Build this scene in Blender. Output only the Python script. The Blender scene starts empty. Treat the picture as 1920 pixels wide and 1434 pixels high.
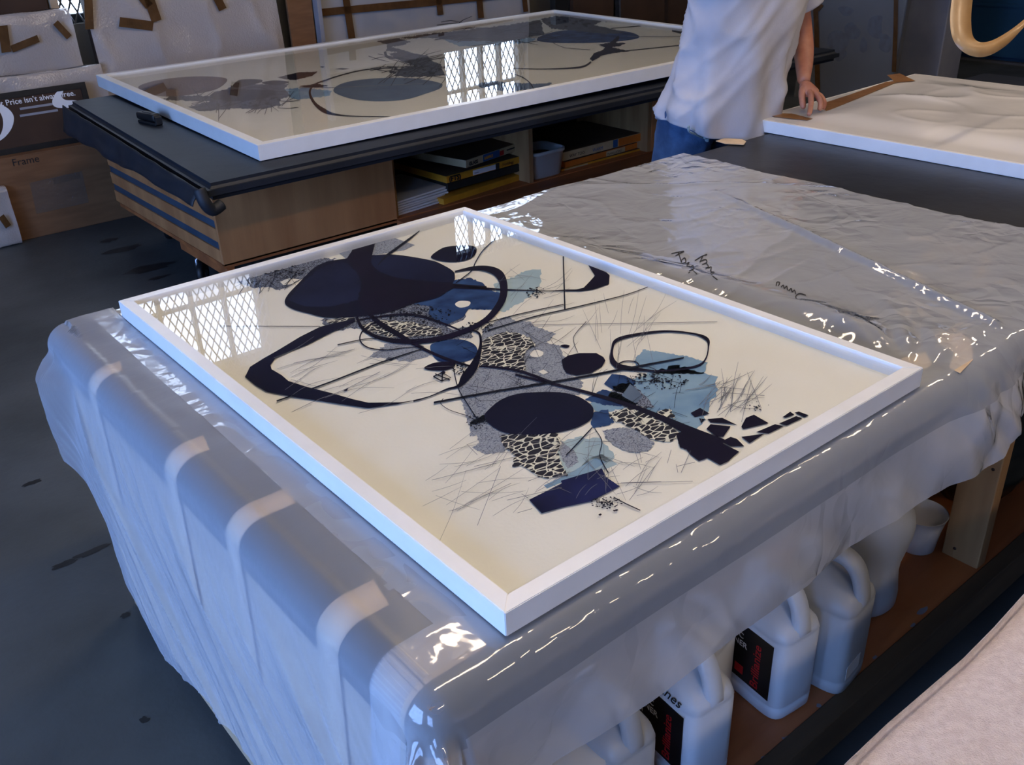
import bpy, bmesh, math, random
from mathutils import Vector, Matrix, noise
S = bpy.context.scene
COL = S.collection
random.seed(7)
PI = math.pi

# ---------------------------------------------------------------- camera
FPX = 1763.6
CAM = Vector((-0.5555, -0.7289, 1.641))
RR = Vector((0.7705051921875855, -0.6365527659650728, -0.033501118700524725))   # right
RD = Vector((-0.31955388681416785, -0.3402554070449115, -0.8843707205683936))   # down
RF = Vector((0.5515496915364283, 0.6921176447099994, -0.4655814683244533))      # forward
cd = bpy.data.cameras.new('camera')
cam = bpy.data.objects.new('camera', cd)
COL.objects.link(cam)
cd.sensor_width = 36.0
cd.lens = 36.0 * FPX / 1920.0
cd.clip_start = 0.02
m = Matrix.Identity(4)
for i in range(3):
    m[i][0] = RR[i]; m[i][1] = -RD[i]; m[i][2] = -RF[i]; m[i][3] = CAM[i]
cam.matrix_world = m
S.camera = cam

# ---------------------------------------------------------------- world, exposure
w = bpy.data.worlds.new('world'); S.world = w; w.use_nodes = True
w.node_tree.nodes['Background'].inputs[0].default_value = (0.62, 0.78, 1.0, 1)
w.node_tree.nodes['Background'].inputs[1].default_value = 1.0
S.view_settings.view_transform = 'Standard'
S.view_settings.look = 'None'
S.view_settings.exposure = 0.0
S.view_settings.gamma = 1.0
S.view_settings.use_curve_mapping = False
S.cycles.max_bounces = 8
S.cycles.diffuse_bounces = 4
S.cycles.glossy_bounces = 4
S.cycles.transparent_max_bounces = 12
S.cycles.caustics_reflective = False
S.cycles.caustics_refractive = False
DAY = 14.0          # window panes facing the left yard
DAYB = 8.0          # windows in the back wall
LAMP = 27.0         # ceiling lamp diffusers

# ---------------------------------------------------------------- pixel -> place helpers
def ray(u, v):
    return RR * ((u - 960) / FPX) + RD * ((v - 717) / FPX) + RF
def onz(u, v, z):
    d = ray(u, v); return CAM + d * ((z - CAM.z) / d.z)
def ony(u, v, y):
    d = ray(u, v); return CAM + d * ((y - CAM.y) / d.y)
def onx(u, v, x):
    d = ray(u, v); return CAM + d * ((x - CAM.x) / d.x)
def onplane(u, v, p, n):
    d = ray(u, v); return CAM + d * ((p - CAM).dot(n) / d.dot(n))

# ---------------------------------------------------------------- materials
MATS = {}
def nt(name):
    mt = bpy.data.materials.new(name); mt.use_nodes = True
    t = mt.node_tree
    for n in list(t.nodes):
        t.nodes.remove(n)
    o = t.nodes.new('ShaderNodeOutputMaterial')
    MATS[name] = mt
    return mt, t, o
def N(t, typ, **kw):
    n = t.nodes.new(typ)
    for k, v in kw.items():
        if k.startswith('_'):
            setattr(n, k[1:], v)
        else:
            key = k.replace('__', ' ')
            n.inputs[key].default_value = v
    return n
def c4(c):
    return (c[0], c[1], c[2], 1.0)
def srgb(r, g, b):
    f = lambda x: (x / 255 / 12.92) if x / 255 <= 0.04045 else ((x / 255 + 0.055) / 1.055) ** 2.4
    return (f(r), f(g), f(b))
def pmat(name, col, rough=0.6, col2=None, scale=6.0, detail=4.0, stretch=(1, 1, 1), bump=0.0, bscale=None,
         metallic=0.0, lo=0.35, hi=0.65, spec=0.5, coat=0.0, rough2=None):
    """principled material, colour mottled by noise, optional bump; object coordinates"""
    mt, t, o = nt(name)
    b = N(t, 'ShaderNodeBsdfPrincipled', Roughness=rough, Metallic=metallic)
    b.inputs['Base Color'].default_value = c4(col)
    b.inputs['Specular IOR Level'].default_value = spec
    b.inputs['Coat Weight'].default_value = coat
    t.links.new(b.outputs[0], o.inputs[0])
    tc = N(t, 'ShaderNodeTexCoord')
    mp = N(t, 'ShaderNodeMapping', Scale=stretch)
    t.links.new(tc.outputs['Object'], mp.inputs[0])
    if col2 is not None:
        nz = N(t, 'ShaderNodeTexNoise', Scale=scale, Detail=detail)
        t.links.new(mp.outputs[0], nz.inputs[0])
        mr = N(t, 'ShaderNodeMapRange'); mr.inputs[1].default_value = lo; mr.inputs[2].default_value = hi
        t.links.new(nz.outputs[0], mr.inputs[0])
        mx = N(t, 'ShaderNodeMix', _data_type='RGBA')
        mx.inputs[6].default_value = c4(col); mx.inputs[7].default_value = c4(col2)
        t.links.new(mr.outputs[0], mx.inputs[0])
        t.links.new(mx.outputs[2], b.inputs['Base Color'])
        if rough2 is not None:
            m2 = N(t, 'ShaderNodeMapRange'); m2.inputs[3].default_value = rough; m2.inputs[4].default_value = rough2
            t.links.new(mr.outputs[0], m2.inputs[0]); t.links.new(m2.outputs[0], b.inputs['Roughness'])
    if bump:
        nb = N(t, 'ShaderNodeTexNoise', Scale=bscale or scale * 4, Detail=4.0)
        t.links.new(mp.outputs[0], nb.inputs[0])
        bp = N(t, 'ShaderNodeBump', Strength=bump, Distance=0.01)
        t.links.new(nb.outputs[0], bp.inputs['Height'])
        t.links.new(bp.outputs[0], b.inputs['Normal'])
    return mt
def emat(name, col, strength):
    mt, t, o = nt(name)
    e = N(t, 'ShaderNodeEmission', Strength=strength); e.inputs[0].default_value = c4(col)
    t.links.new(e.outputs[0], o.inputs[0])
    return mt
def schlick(t, gain, normal=None):
    """reflectance of a thin sheet, the same from both sides"""
    lw = N(t, 'ShaderNodeLayerWeight', Blend=0.5)
    if normal is not None: t.links.new(normal, lw.inputs['Normal'])
    pw = N(t, 'ShaderNodeMath', _operation='POWER'); pw.inputs[1].default_value = 5.0
    t.links.new(lw.outputs['Facing'], pw.inputs[0])
    ma = N(t, 'ShaderNodeMath', _operation='MULTIPLY_ADD'); ma.inputs[1].default_value = 0.96 * gain; ma.inputs[2].default_value = 0.04 * gain
    ma.use_clamp = True
    t.links.new(pw.outputs[0], ma.inputs[0])
    return ma.outputs[0]
def glassmat(name, rough=0.0, tint=(1, 1, 1), ior=1.5, gain=1.0):
    """thin sheet of glazing: clear, with a mirror reflection by Fresnel"""
    mt, t, o = nt(name)
    tr = N(t, 'ShaderNodeBsdfTransparent'); tr.inputs[0].default_value = c4(tint)
    gl = N(t, 'ShaderNodeBsdfGlossy', Roughness=rough)
    mx = N(t, 'ShaderNodeMixShader')
    t.links.new(schlick(t, gain), mx.inputs[0])
    t.links.new(tr.outputs[0], mx.inputs[1]); t.links.new(gl.outputs[0], mx.inputs[2])
    t.links.new(mx.outputs[0], o.inputs[0])
    return mt
def filmmat(name, milk=(0.8, 0.8, 0.82), opacity=0.45, rough=0.12, bump=0.25, bscale=22.0, gain=1.2, trans=0.3, stretch=(1, 1, 1), voro=0.0, crease=0.0):
    """polythene: partly clear, partly milky, shiny"""
    mt, t, o = nt(name)
    tr = N(t, 'ShaderNodeBsdfTransparent'); tr.inputs[0].default_value = (0.95, 0.96, 0.97, 1)
    df = N(t, 'ShaderNodeBsdfDiffuse'); df.inputs[0].default_value = c4(milk)
    tl = N(t, 'ShaderNodeBsdfTranslucent'); tl.inputs[0].default_value = c4(milk)
    gl = N(t, 'ShaderNodeBsdfGlossy', Roughness=rough)
    a = N(t, 'ShaderNodeMixShader'); a.inputs[0].default_value = trans
    t.links.new(df.outputs[0], a.inputs[1]); t.links.new(tl.outputs[0], a.inputs[2])
    b = N(t, 'ShaderNodeMixShader')
    # the longer the path through the film, the milkier: 1 - (1 - opacity) ** (1 / cos)
    lw = N(t, 'ShaderNodeLayerWeight', Blend=0.5)
    cs = N(t, 'ShaderNodeMath', _operation='SUBTRACT'); cs.inputs[0].default_value = 1.0; t.links.new(lw.outputs['Facing'], cs.inputs[1])
    mxx = N(t, 'ShaderNodeMath', _operation='MAXIMUM'); mxx.inputs[1].default_value = 0.12; t.links.new(cs.outputs[0], mxx.inputs[0])
    iv = N(t, 'ShaderNodeMath', _operation='DIVIDE'); iv.inputs[0].default_value = 1.0; t.links.new(mxx.outputs[0], iv.inputs[1])
    pw = N(t, 'ShaderNodeMath', _operation='POWER'); pw.inputs[0].default_value = 1.0 - opacity; t.links.new(iv.outputs[0], pw.inputs[1])
    om = N(t, 'ShaderNodeMath', _operation='SUBTRACT'); om.inputs[0].default_value = 1.0; t.links.new(pw.outputs[0], om.inputs[1])
    t.links.new(om.outputs[0], b.inputs[0])
    t.links.new(tr.outputs[0], b.inputs[1]); t.links.new(a.outputs[0], b.inputs[2])
    c = N(t, 'ShaderNodeMixShader')
    t.links.new(b.outputs[0], c.inputs[1]); t.links.new(gl.outputs[0], c.inputs[2])
    t.links.new(c.outputs[0], o.inputs[0])
    tc = N(t, 'ShaderNodeTexCoord'); mp = N(t, 'ShaderNodeMapping', Scale=stretch)
    t.links.new(tc.outputs['Object'], mp.inputs[0])
    nz = N(t, 'ShaderNodeTexNoise', Scale=bscale, Detail=3.0, Distortion=0.6)
    t.links.new(mp.outputs[0], nz.inputs[0])
    h = nz.outputs[0]
    if voro:
        vo = N(t, 'ShaderNodeTexVoronoi', Scale=voro); t.links.new(tc.outputs['Object'], vo.inputs[0])
        ad = N(t, 'ShaderNodeMath', _operation='MULTIPLY_ADD'); ad.inputs[1].default_value = -0.35
        t.links.new(vo.outputs[0], ad.inputs[0]); t.links.new(nz.outputs[0], ad.inputs[2]); h = ad.outputs[0]
    if crease:                       # patches of sharp crumpling
        vc = N(t, 'ShaderNodeTexVoronoi', _feature='DISTANCE_TO_EDGE', Scale=crease)
        dn = N(t, 'ShaderNodeTexNoise', Scale=crease * .5, Detail=2.0)
        t.links.new(tc.outputs['Object'], dn.inputs[0])
        mv = N(t, 'ShaderNodeMix', _data_type='VECTOR'); mv.inputs[0].default_value = .25
        t.links.new(tc.outputs['Object'], mv.inputs[4]); t.links.new(dn.outputs['Color'], mv.inputs[5]); t.links.new(mv.outputs[1], vc.inputs[0])
        mk_ = N(t, 'ShaderNodeTexNoise', Scale=3.2, Detail=1.0); t.links.new(tc.outputs['Object'], mk_.inputs[0])
        mr = N(t, 'ShaderNodeMapRange'); mr.inputs[1].default_value = .48; mr.inputs[2].default_value = .62; mr.inputs[3].default_value = .15; mr.inputs[4].default_value = 2.2
        t.links.new(mk_.outputs[0], mr.inputs[0])
        cm = N(t, 'ShaderNodeMath', _operation='MULTIPLY_ADD')
        t.links.new(vc.outputs['Distance'], cm.inputs[0]); t.links.new(mr.outputs[0], cm.inputs[1]); t.links.new(h, cm.inputs[2]); h = cm.outputs[0]
    bp = N(t, 'ShaderNodeBump', Strength=bump, Distance=0.02)
    t.links.new(h, bp.inputs['Height'])
    for s in ((gl,) if crease else (df, gl)):
        t.links.new(bp.outputs[0], s.inputs['Normal'])
    t.links.new(schlick(t, gain, bp.outputs[0]), c.inputs[0])
    return mt

# ---------------------------------------------------------------- mesh helpers
def tag(o, label=None, cat=None, group=None, kind=None):
    if label: o['label'] = label
    if cat: o['category'] = cat
    if group: o['group'] = group
    if kind: o['kind'] = kind
    return o
def attach(o, parent):
    if parent is not None:
        o.parent = parent
        p = parent; M = Matrix.Identity(4)
        while p is not None:
            M = (p.matrix_parent_inverse @ p.matrix_basis) @ M if p.parent else p.matrix_basis @ M
            p = p.parent
        o.matrix_parent_inverse = M.inverted()
def empty(name, loc, label, cat, group=None):
    e = bpy.data.objects.new(name, None); COL.objects.link(e); e.location = loc
    e.empty_display_size = 0.1
    return tag(e, label, cat, group)
def mk(name, verts, faces, mat, parent=None, smooth=False):
    me = bpy.data.meshes.new(name)
    me.from_pydata([tuple(v) for v in verts], [], faces)
    me.validate(); me.update()
    if smooth:
        me.polygons.foreach_set('use_smooth', [True] * len(me.polygons))
    if mat is not None:
        me.materials.append(MATS[mat] if isinstance(mat, str) else mat)
    o = bpy.data.objects.new(name, me); COL.objects.link(o)
    attach(o, parent)
    return o
def mkbm(name, bm, mat, parent=None, smooth=False, M=None):
    if M is not None:
        bm.transform(M)
    bmesh.ops.recalc_face_normals(bm, faces=bm.faces)
    me = bpy.data.meshes.new(name); bm.to_mesh(me); bm.free()
    if smooth:
        me.polygons.foreach_set('use_smooth', [True] * len(me.polygons))
    me.materials.append(MATS[mat] if isinstance(mat, str) else mat)
    o = bpy.data.objects.new(name, me); COL.objects.link(o)
    attach(o, parent)
    return o
def boxbm(x0, x1, y0, y1, z0, z1, bev=0.0, seg=2, bm=None):
    own = bm is None
    if own: bm = bmesh.new()
    vs = [bm.verts.new((x, y, z)) for z in (z0, z1) for y in (y0, y1) for x in (x0, x1)]
    for f in ((0, 2, 3, 1), (4, 5, 7, 6), (0, 1, 5, 4), (2, 6, 7, 3), (0, 4, 6, 2), (1, 3, 7, 5)):
        bm.faces.new([vs[i] for i in f])
    if bev and own:
        bmesh.ops.bevel(bm, geom=list(bm.edges), offset=bev, segments=seg, affect='EDGES', profile=0.5)
    return bm
def box(name, x0, x1, y0, y1, z0, z1, mat, parent=None, bev=0.0, seg=2, M=None):
    return mkbm(name, boxbm(x0, x1, y0, y1, z0, z1, bev, seg), mat, parent, M=M)
def sweep(path, radii, n=8, closed_ends=True, sec=None):
    """tube along path; radii number or list; sec = list of (a,b) section points scaled by radius"""
    path = [Vector(p) for p in path]
    if not isinstance(radii, (list, tuple)): radii = [radii] * len(path)
    sec = sec or [(math.cos(2 * PI * i / n), math.sin(2 * PI * i / n)) for i in range(n)]
    n = len(sec)
    vs = []; fs = []
    up = None
    for i, p in enumerate(path):
        tg = (path[min(i + 1, len(path) - 1)] - path[max(i - 1, 0)]).normalized()
        if up is None:
            up = Vector((0, 0, 1)) if abs(tg.z) < 0.9 else Vector((1, 0, 0))
        a = tg.cross(up)
        if a.length < 1e-6: a = tg.orthogonal()
        a.normalize(); b = a.cross(tg).normalized(); up = b
        for s in sec:
            vs.append(p + a * s[0] * radii[i] + b * s[1] * radii[i])
    for i in range(len(path) - 1):
        for j in range(n):
            k = (j + 1) % n
            fs.append((i * n + j, i * n + k, (i + 1) * n + k, (i + 1) * n + j))
    if closed_ends:
        fs.append(tuple(range(n - 1, -1, -1)))
        fs.append(tuple((len(path) - 1) * n + j for j in range(n)))
    return vs, fs
def tube(name, path, r, mat, parent=None, n=8, sec=None):
    v, f = sweep(path, r, n, sec=sec)
    return mk(name, v, f, mat, parent, True)
def lathe(name, prof, mat, parent=None, at=(0, 0, 0), n=32, sx=1, sy=1):
    vs = []; fs = []
    for r, z in prof:
        for j in range(n):
            a = 2 * PI * j / n
            vs.append((at[0] + r * math.cos(a) * sx, at[1] + r * math.sin(a) * sy, at[2] + z))
    for i in range(len(prof) - 1):
        for j in range(n):
            k = (j + 1) % n
            fs.append((i * n + j, i * n + k, (i + 1) * n + k, (i + 1) * n + j))
    fs.append(tuple(range(n - 1, -1, -1))); fs.append(tuple((len(prof) - 1) * n + j for j in range(n)))
    return mk(name, vs, fs, mat, parent, True)
def grid(name, nu, nv, fn, mat, parent=None, keep=None, solid=0.0):
    vs = []; fs = []
    for i in range(nu):
        for j in range(nv):
            vs.append(fn(i / (nu - 1), j / (nv - 1)))
    for i in range(nu - 1):
        for j in range(nv - 1):
            if keep is None or keep((i + .5) / (nu - 1), (j + .5) / (nv - 1)):
                fs.append((i * nv + j, (i + 1) * nv + j, (i + 1) * nv + j + 1, i * nv + j + 1))
    o = mk(name, vs, fs, mat, parent, True)
    if keep is not None:
        bm = bmesh.new(); bm.from_mesh(o.data)
        bmesh.ops.delete(bm, geom=[v for v in bm.verts if not v.link_faces], context='VERTS')
        bm.to_mesh(o.data); bm.free()
    if solid:
        md = o.modifiers.new('thickness', 'SOLIDIFY'); md.thickness = solid; md.offset = 0
    return o
def textmesh(name, body, size, mat, M, parent=None, shear=0.0, ext=0.0, bold=0.0, align='LEFT'):
    cu = bpy.data.curves.new(name, 'FONT'); cu.body = body; cu.size = size; cu.shear = shear
    cu.extrude = ext; cu.offset = bold; cu.align_x = align; cu.resolution_u = 3
    to = bpy.data.objects.new(name + '_tmp', cu); COL.objects.link(to)
    dg = bpy.context.evaluated_depsgraph_get()
    me = bpy.data.meshes.new_from_object(to.evaluated_get(dg))
    bpy.data.objects.remove(to); bpy.data.curves.remove(cu)
    me.transform(M); me.name = name
    me.materials.clear(); me.materials.append(MATS[mat])
    o = bpy.data.objects.new(name, me); COL.objects.link(o); attach(o, parent)
    return o
def frameM(o, ex, ey):
    """matrix with origin o, text x along ex, text y along ey"""
    ex = Vector(ex).normalized(); ey = Vector(ey); ey = (ey - ex * ey.dot(ex)).normalized(); ez = ex.cross(ey)
    M = Matrix.Identity(4)
    for i in range(3):
        M[i][0] = ex[i]; M[i][1] = ey[i]; M[i][2] = ez[i]; M[i][3] = o[i]
    return M
def ns(x, y=0.0, z=0.0):
    return noise.noise(Vector((x, y, z)))
def sst(a, b, x):
    t = max(0.0, min(1.0, (x - a) / (b - a))); return t * t * (3 - 2 * t)
def catmull(pts, k=6, closed=False):
    """smooth polyline; points may have any number of components"""
    n = len(pts); out = []
    rng = n if closed else n - 1
    g = (lambda i: pts[i % n]) if closed else (lambda i: pts[max(0, min(n - 1, i))])
    for i in range(rng):
        p0, p1, p2, p3 = g(i - 1), g(i), g(i + 1), g(i + 2)
        for j in range(k):
            t = j / k
            out.append(tuple(0.5 * ((2 * b) + (c - a) * t + (2 * a - 5 * b + 4 * c - d) * t * t + (3 * b - a - 3 * c + d) * t ** 3)
                             for a, b, c, d in zip(p0, p1, p2, p3)))
    if not closed: out.append(tuple(pts[-1]))
    return out
# ---------------------------------------------------------------- palette
pmat('concrete', srgb(66, 69, 68), 0.55, srgb(88, 92, 92), 1.6, 6, bump=0.12, bscale=40, rough2=0.4)
pmat('stain', srgb(26, 26, 27), 0.5, srgb(38, 38, 38), 20)
pmat('plaster', srgb(120, 116, 108), 0.9, srgb(96, 92, 86), 1.2, bump=0.1, bscale=30)
pmat('ceiling_paint', srgb(150, 146, 138), 0.9, srgb(130, 126, 120), 1.0)
pmat('navy_paint', srgb(22, 72, 104), 0.55, srgb(16, 60, 90), 2.0)
pmat('white_lacquer', srgb(244, 243, 240), 0.32, srgb(238, 237, 233), 9, bump=0.0)
pmat('white_board', srgb(246, 244, 232), 0.9, srgb(240, 238, 224), 40)
pmat('rag_paper', srgb(250, 248, 238), 0.9, srgb(246, 243, 230), 5, bump=0.08, bscale=160)
pmat('rag_paper_grey', srgb(240, 236, 224), 0.9, srgb(234, 230, 216), 5)
pmat('black_paper', srgb(30, 31, 34), 0.42, srgb(40, 42, 46), 5, bump=0.15, bscale=16)
pmat('slate_paper', srgb(52, 62, 78), 0.5, srgb(44, 53, 68), 4, bump=0.1, bscale=10)
pmat('dark_cover', srgb(17, 22, 30), 0.6, srgb(24, 31, 42), 3, bump=0.12, bscale=12)
pmat('plywood', srgb(200, 138, 86), 0.6, srgb(170, 110, 64), 3, 6, stretch=(3, 3, .35), bump=0.05, bscale=60)
pmat('plywood_flat', srgb(186, 112, 62), 0.5, srgb(140, 78, 42), 3, 6, stretch=(.4, 3, 3), bump=0.05, bscale=60)
pmat('pine', srgb(176, 138, 92), 0.7, srgb(150, 110, 70), 4, 6, stretch=(4, 4, .4), bump=0.05, bscale=60)
pmat('pine_dark', srgb(84, 66, 44), 0.75, srgb(62, 48, 32), 4, 6, stretch=(.4, 4, 4))
pmat('pale_ply', srgb(196, 172, 140), 0.75, srgb(176, 150, 118), 3, 6, stretch=(3, .4, 3))
pmat('blue_steel', srgb(58, 78, 96), 0.5, srgb(48, 66, 84), 8)
pmat('rubber', srgb(16, 16, 17), 0.5, srgb(24, 24, 25), 30)
pmat('steel', srgb(150, 152, 156), 0.3, srgb(120, 122, 126), 20, metallic=0.9)
pmat('dark_steel', srgb(36, 40, 44), 0.5, srgb(48, 52, 56), 20, metallic=0.4)
pmat('masking_tape', srgb(214, 190, 158), 0.75, srgb(204, 178, 146), 30, bump=0.08, bscale=160)
pmat('kraft_tape', srgb(150, 108, 62), 0.32, srgb(136, 94, 50), 16, bump=0.15, bscale=30)
pmat('brown_tape', srgb(96, 66, 36), 0.22, srgb(80, 54, 28), 14, bump=0.35, bscale=26)
pmat('cardboard', srgb(134, 94, 60), 0.85, srgb(120, 82, 50), 5, stretch=(1, 1, 6), bump=0.04, bscale=80)
pmat('cardboard_dark', srgb(72, 50, 34), 0.85, srgb(58, 40, 27), 4)
pmat('dark_wood', srgb(40, 28, 22), 0.5, srgb(56, 40, 30), 4, stretch=(.5, 4, 4))
pmat('yellow_box', srgb(214, 152, 40), 0.6, srgb(196, 134, 30), 9)
pmat('orange_box', srgb(206, 118, 40), 0.6, srgb(186, 100, 30), 9)
pmat('cream_box', srgb(196, 178, 140), 0.65, srgb(178, 158, 120), 9)
pmat('kraft_top', srgb(98, 72, 48), 0.8, srgb(84, 60, 40), 6)
pmat('black_box', srgb(22, 24, 22), 0.6, srgb(32, 34, 32), 9)
pmat('blue_label', srgb(40, 92, 150), 0.6, srgb(34, 82, 138), 9)
pmat('red_print', srgb(190, 30, 36), 0.5, srgb(176, 24, 30), 9)
pmat('white_print', srgb(236, 236, 236), 0.5, srgb(228, 228, 228), 9)
pmat('black_ink', srgb(18, 18, 20), 0.6, srgb(26, 26, 28), 30)
pmat('black_label', srgb(18, 16, 18), 0.35, srgb(26, 24, 26), 30)
pmat('white_plastic', srgb(226, 230, 236), 0.38, srgb(218, 223, 230), 6, bump=0.03, bscale=60)
pmat('frosted_plastic', srgb(188, 192, 196), 0.35, srgb(176, 180, 186), 5, bump=0.04, bscale=40)
pmat('grey_plastic', srgb(150, 152, 154), 0.3, srgb(138, 140, 144), 5)
pmat('fleece', srgb(240, 222, 210), 1.0, srgb(226, 206, 194), 90, bump=0.6, bscale=420)
pmat('white_foam', srgb(238, 234, 228), 0.6, srgb(226, 221, 214), 7, bump=0.1, bscale=10)
pmat('cotton_white', srgb(184, 184, 190), 0.95, srgb(174, 174, 182), 7, bump=0.06, bscale=200)
pmat('denim', srgb(70, 102, 142), 0.9, srgb(44, 72, 108), 14, 6, bump=0.25, bscale=220)
pmat('skin', srgb(186, 126, 98), 0.5, srgb(168, 106, 82), 24, bump=0.1, bscale=60)
pmat('hair', srgb(52, 38, 28), 0.6, srgb(40, 29, 21), 40)
pmat('cord', srgb(150, 170, 176), 0.8, srgb(120, 140, 148), 80)
pmat('bin_bag', srgb(14, 18, 20), 0.25, srgb(22, 27, 30), 6, bump=0.5, bscale=12)
pmat('canvas_grey', srgb(150, 150, 156), 0.7, srgb(128, 130, 142), 3)
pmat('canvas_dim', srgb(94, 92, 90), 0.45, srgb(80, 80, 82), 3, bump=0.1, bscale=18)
pmat('navy_ink', srgb(20, 21, 50), 0.9, srgb(15, 15, 38), 4, spec=.1)
pmat('indigo_ink', srgb(30, 37, 70), 0.9, srgb(20, 24, 54), 7, 8, spec=.1)
pmat('violet_ink', srgb(36, 42, 92), 0.9, srgb(18, 18, 46), 9, 9, spec=.1)
pmat('plum_ink', srgb(18, 14, 36), 0.9, srgb(24, 17, 44), 5, spec=.1)
pmat('mid_blue_ink', srgb(58, 90, 140), 0.9, srgb(28, 50, 96), 16, 9, spec=.1)
pmat('pale_blue_ink', srgb(150, 182, 204), 0.9, srgb(112, 150, 186), 10, 8)
pmat('ice_blue_ink', srgb(184, 206, 214), 0.9, srgb(160, 188, 202), 10, 8)
pmat('dusty_blue_ink', srgb(96, 116, 142), 0.9, srgb(82, 100, 128), 8)
pmat('brown_grey', srgb(112, 88, 84), 0.9, srgb(96, 74, 72), 10)  # brownish grey for the long oval on the back print
pmat('smoke_ink', srgb(74, 82, 98), 0.9, srgb(46, 50, 66), 24, 8)
pmat('pencil_line', srgb(132, 134, 142), 0.9, srgb(112, 114, 124), 30)
pmat('dark_line', srgb(20, 22, 38), 0.9, srgb(26, 30, 46), 30, spec=.1)
glassmat('picture_glass', 0.0, (0.995, 0.998, 0.996), gain=.8)
emat('daylight_pane', srgb(138, 180, 255), DAY)
emat('daylight_pane_back', srgb(205, 224, 255), DAYB)
emat('daylight_pane_dim', srgb(214, 226, 250), DAYB * 0.45)
emat('lamp_diffuser', srgb(255, 231, 202), LAMP)
filmmat('polythene', (0.80, 0.83, 0.88), 0.29, 0.06, 0.2, 7, 1.7, 0.25, crease=11)
filmmat('polythene_lit', (0.74, 0.75, 0.78), 0.52, 0.07, 0.35, 6, 1.9, 0.3, crease=12)  # milkier copy of the same film; puts the front drape's brightness into colour
filmmat('polythene_side', (0.74, 0.76, 0.82), 0.22, 0.3, 0.06, 12, 0.9, 0.3, (1, 3, 1))
filmmat('bubble_wrap', (0.76, 0.67, 0.60), 0.66, 0.14, 0.28, 7, 1.8, 0.2, (1, 1, 1), 95)
filmmat('white_wrap', (0.93, 0.9, 0.87), 0.85, 0.22, 0.06, 5, 1.0, 0.2)
filmmat('veil_wrap', (0.85, 0.82, 0.8), 0.42, 0.25, 0.08, 6, 1.0, 0.3)
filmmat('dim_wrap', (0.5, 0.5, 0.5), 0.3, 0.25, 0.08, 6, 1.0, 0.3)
pmat('tan_tape', srgb(182, 144, 96), 0.3, srgb(168, 130, 82), 12, bump=.08, bscale=30)
filmmat('clear_tape', (0.6, 0.5, 0.4), 0.08, 0.12, 0.5, 40, 1.3, 0.2)
filmmat('frosted_tub', (0.85, 0.87, 0.87), 0.66, 0.3, 0.05, 12, 0.9, 0.4)

def linework(name, base, line, scale, width, invert=False, warp=0.15):
    """flat print: a net of lines over a base colour"""
    mt, t, o = nt(name)
    tc = N(t, 'ShaderNodeTexCoord')
    vo = N(t, 'ShaderNodeTexVoronoi', _feature='DISTANCE_TO_EDGE', Scale=scale, Randomness=0.85)
    mp = N(t, 'ShaderNodeMapping', Scale=(1.0, 1.7, 0.0), Rotation=(0, 0, 0.6))
    t.links.new(tc.outputs['Object'], mp.inputs[0]); t.links.new(mp.outputs[0], vo.inputs[0])
    mr = N(t, 'ShaderNodeMapRange'); mr.inputs[1].default_value = width * 0.7; mr.inputs[2].default_value = width
    t.links.new(vo.outputs[0], mr.inputs[0])
    mx = N(t, 'ShaderNodeMix', _data_type='RGBA')
    mx.inputs[6].default_value = c4(line); mx.inputs[7].default_value = c4(base)
    t.links.new(mr.outputs[0], mx.inputs[0])
    b = N(t, 'ShaderNodeBsdfPrincipled', Roughness=0.9)
    t.links.new(mx.outputs[2], b.inputs['Base Color']); t.links.new(b.outputs[0], o.inputs[0])
linework('lattice_print', srgb(18, 19, 38), srgb(236, 234, 216), 52, 0.075)
linework('hatched_print', srgb(160, 168, 182), srgb(84, 92, 114), 130, 0.05)
linework('dense_print', srgb(142, 152, 170), srgb(34, 38, 62), 150, 0.11)

# ---------------------------------------------------------------- the room
X0, X1, Y0, Y1, H = -4.2, 9.0, -4.6, 5.4, 3.7
def struct(name, *a, **k):
    o = box(name, *a, **k); o['kind'] = 'structure'; return o
fl = struct('floor', X0 - .2, X1 + .2, Y0 - .2, Y1 + .2, -.2, 0, 'concrete')
def blot(u, v, rx, ry, seed):
    c = onz(u, v, 0.0012); vs = [c]; n = 18
    for i in range(n):
        a = 2 * PI * i / n; k = 1 + .6 * ns(math.cos(a) * 2 + seed, math.sin(a) * 2, seed)
        vs.append(c + Vector((math.cos(a) * rx * k, math.sin(a) * ry * k, 0)))
    o = mk('floor_stain', vs, [(0, 1 + i, 1 + (i + 1) % n) for i in range(n)], 'stain', fl)
for i, (u, v, a, b) in enumerate(((205, 450, .05, .03), (228, 468, .11, .04), (280, 502, .12, .05), (175, 1032, .05, .012), (120, 1057, .035, .012),
                                  (235, 1153, .012, .01), (270, 1349, .01, .01), (298, 520, .05, .02), (60, 905, .03, .012))):
    blot(u, v, a, b, i * 3.1)
struct('ceiling', X0 - .2, X1 + .2, Y0 - .2, Y1 + .2, H, H + .2, 'ceiling_paint')
struct('wall_right', X1, X1 + .2, Y0 - .2, Y1 + .2, 0, H, 'navy_paint')
struct('wall_front', X0, X1, Y0 - .2, Y0, 0, H, 'plaster')
def wall_with_holes(name, axis, p0, p1, a0, a1, holes):
    """wall slab normal to axis between p0 and p1, running a0..a1, with window holes (b0,b1,z0,z1)"""
    bm = bmesh.new()
    def put(b0, b1, z0, z1):
        if axis == 'y': boxbm(b0, b1, p0, p1, z0, z1, bm=bm)
        else: boxbm(p0, p1, b0, b1, z0, z1, bm=bm)
    e = a0
    for (b0, b1, z0, z1) in sorted(holes):
        put(e, b0, 0, H); put(b0, b1, 0, z0); put(b0, b1, z1, H); e = b1
    put(e, a1, 0, H)
    o = mkbm(name, bm, 'plaster'); o['kind'] = 'structure'
    return o
BW = [(1.02, 2.06, 1.02, 3.08), (3.78, 4.62, 1.02, 2.80)]
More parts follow.
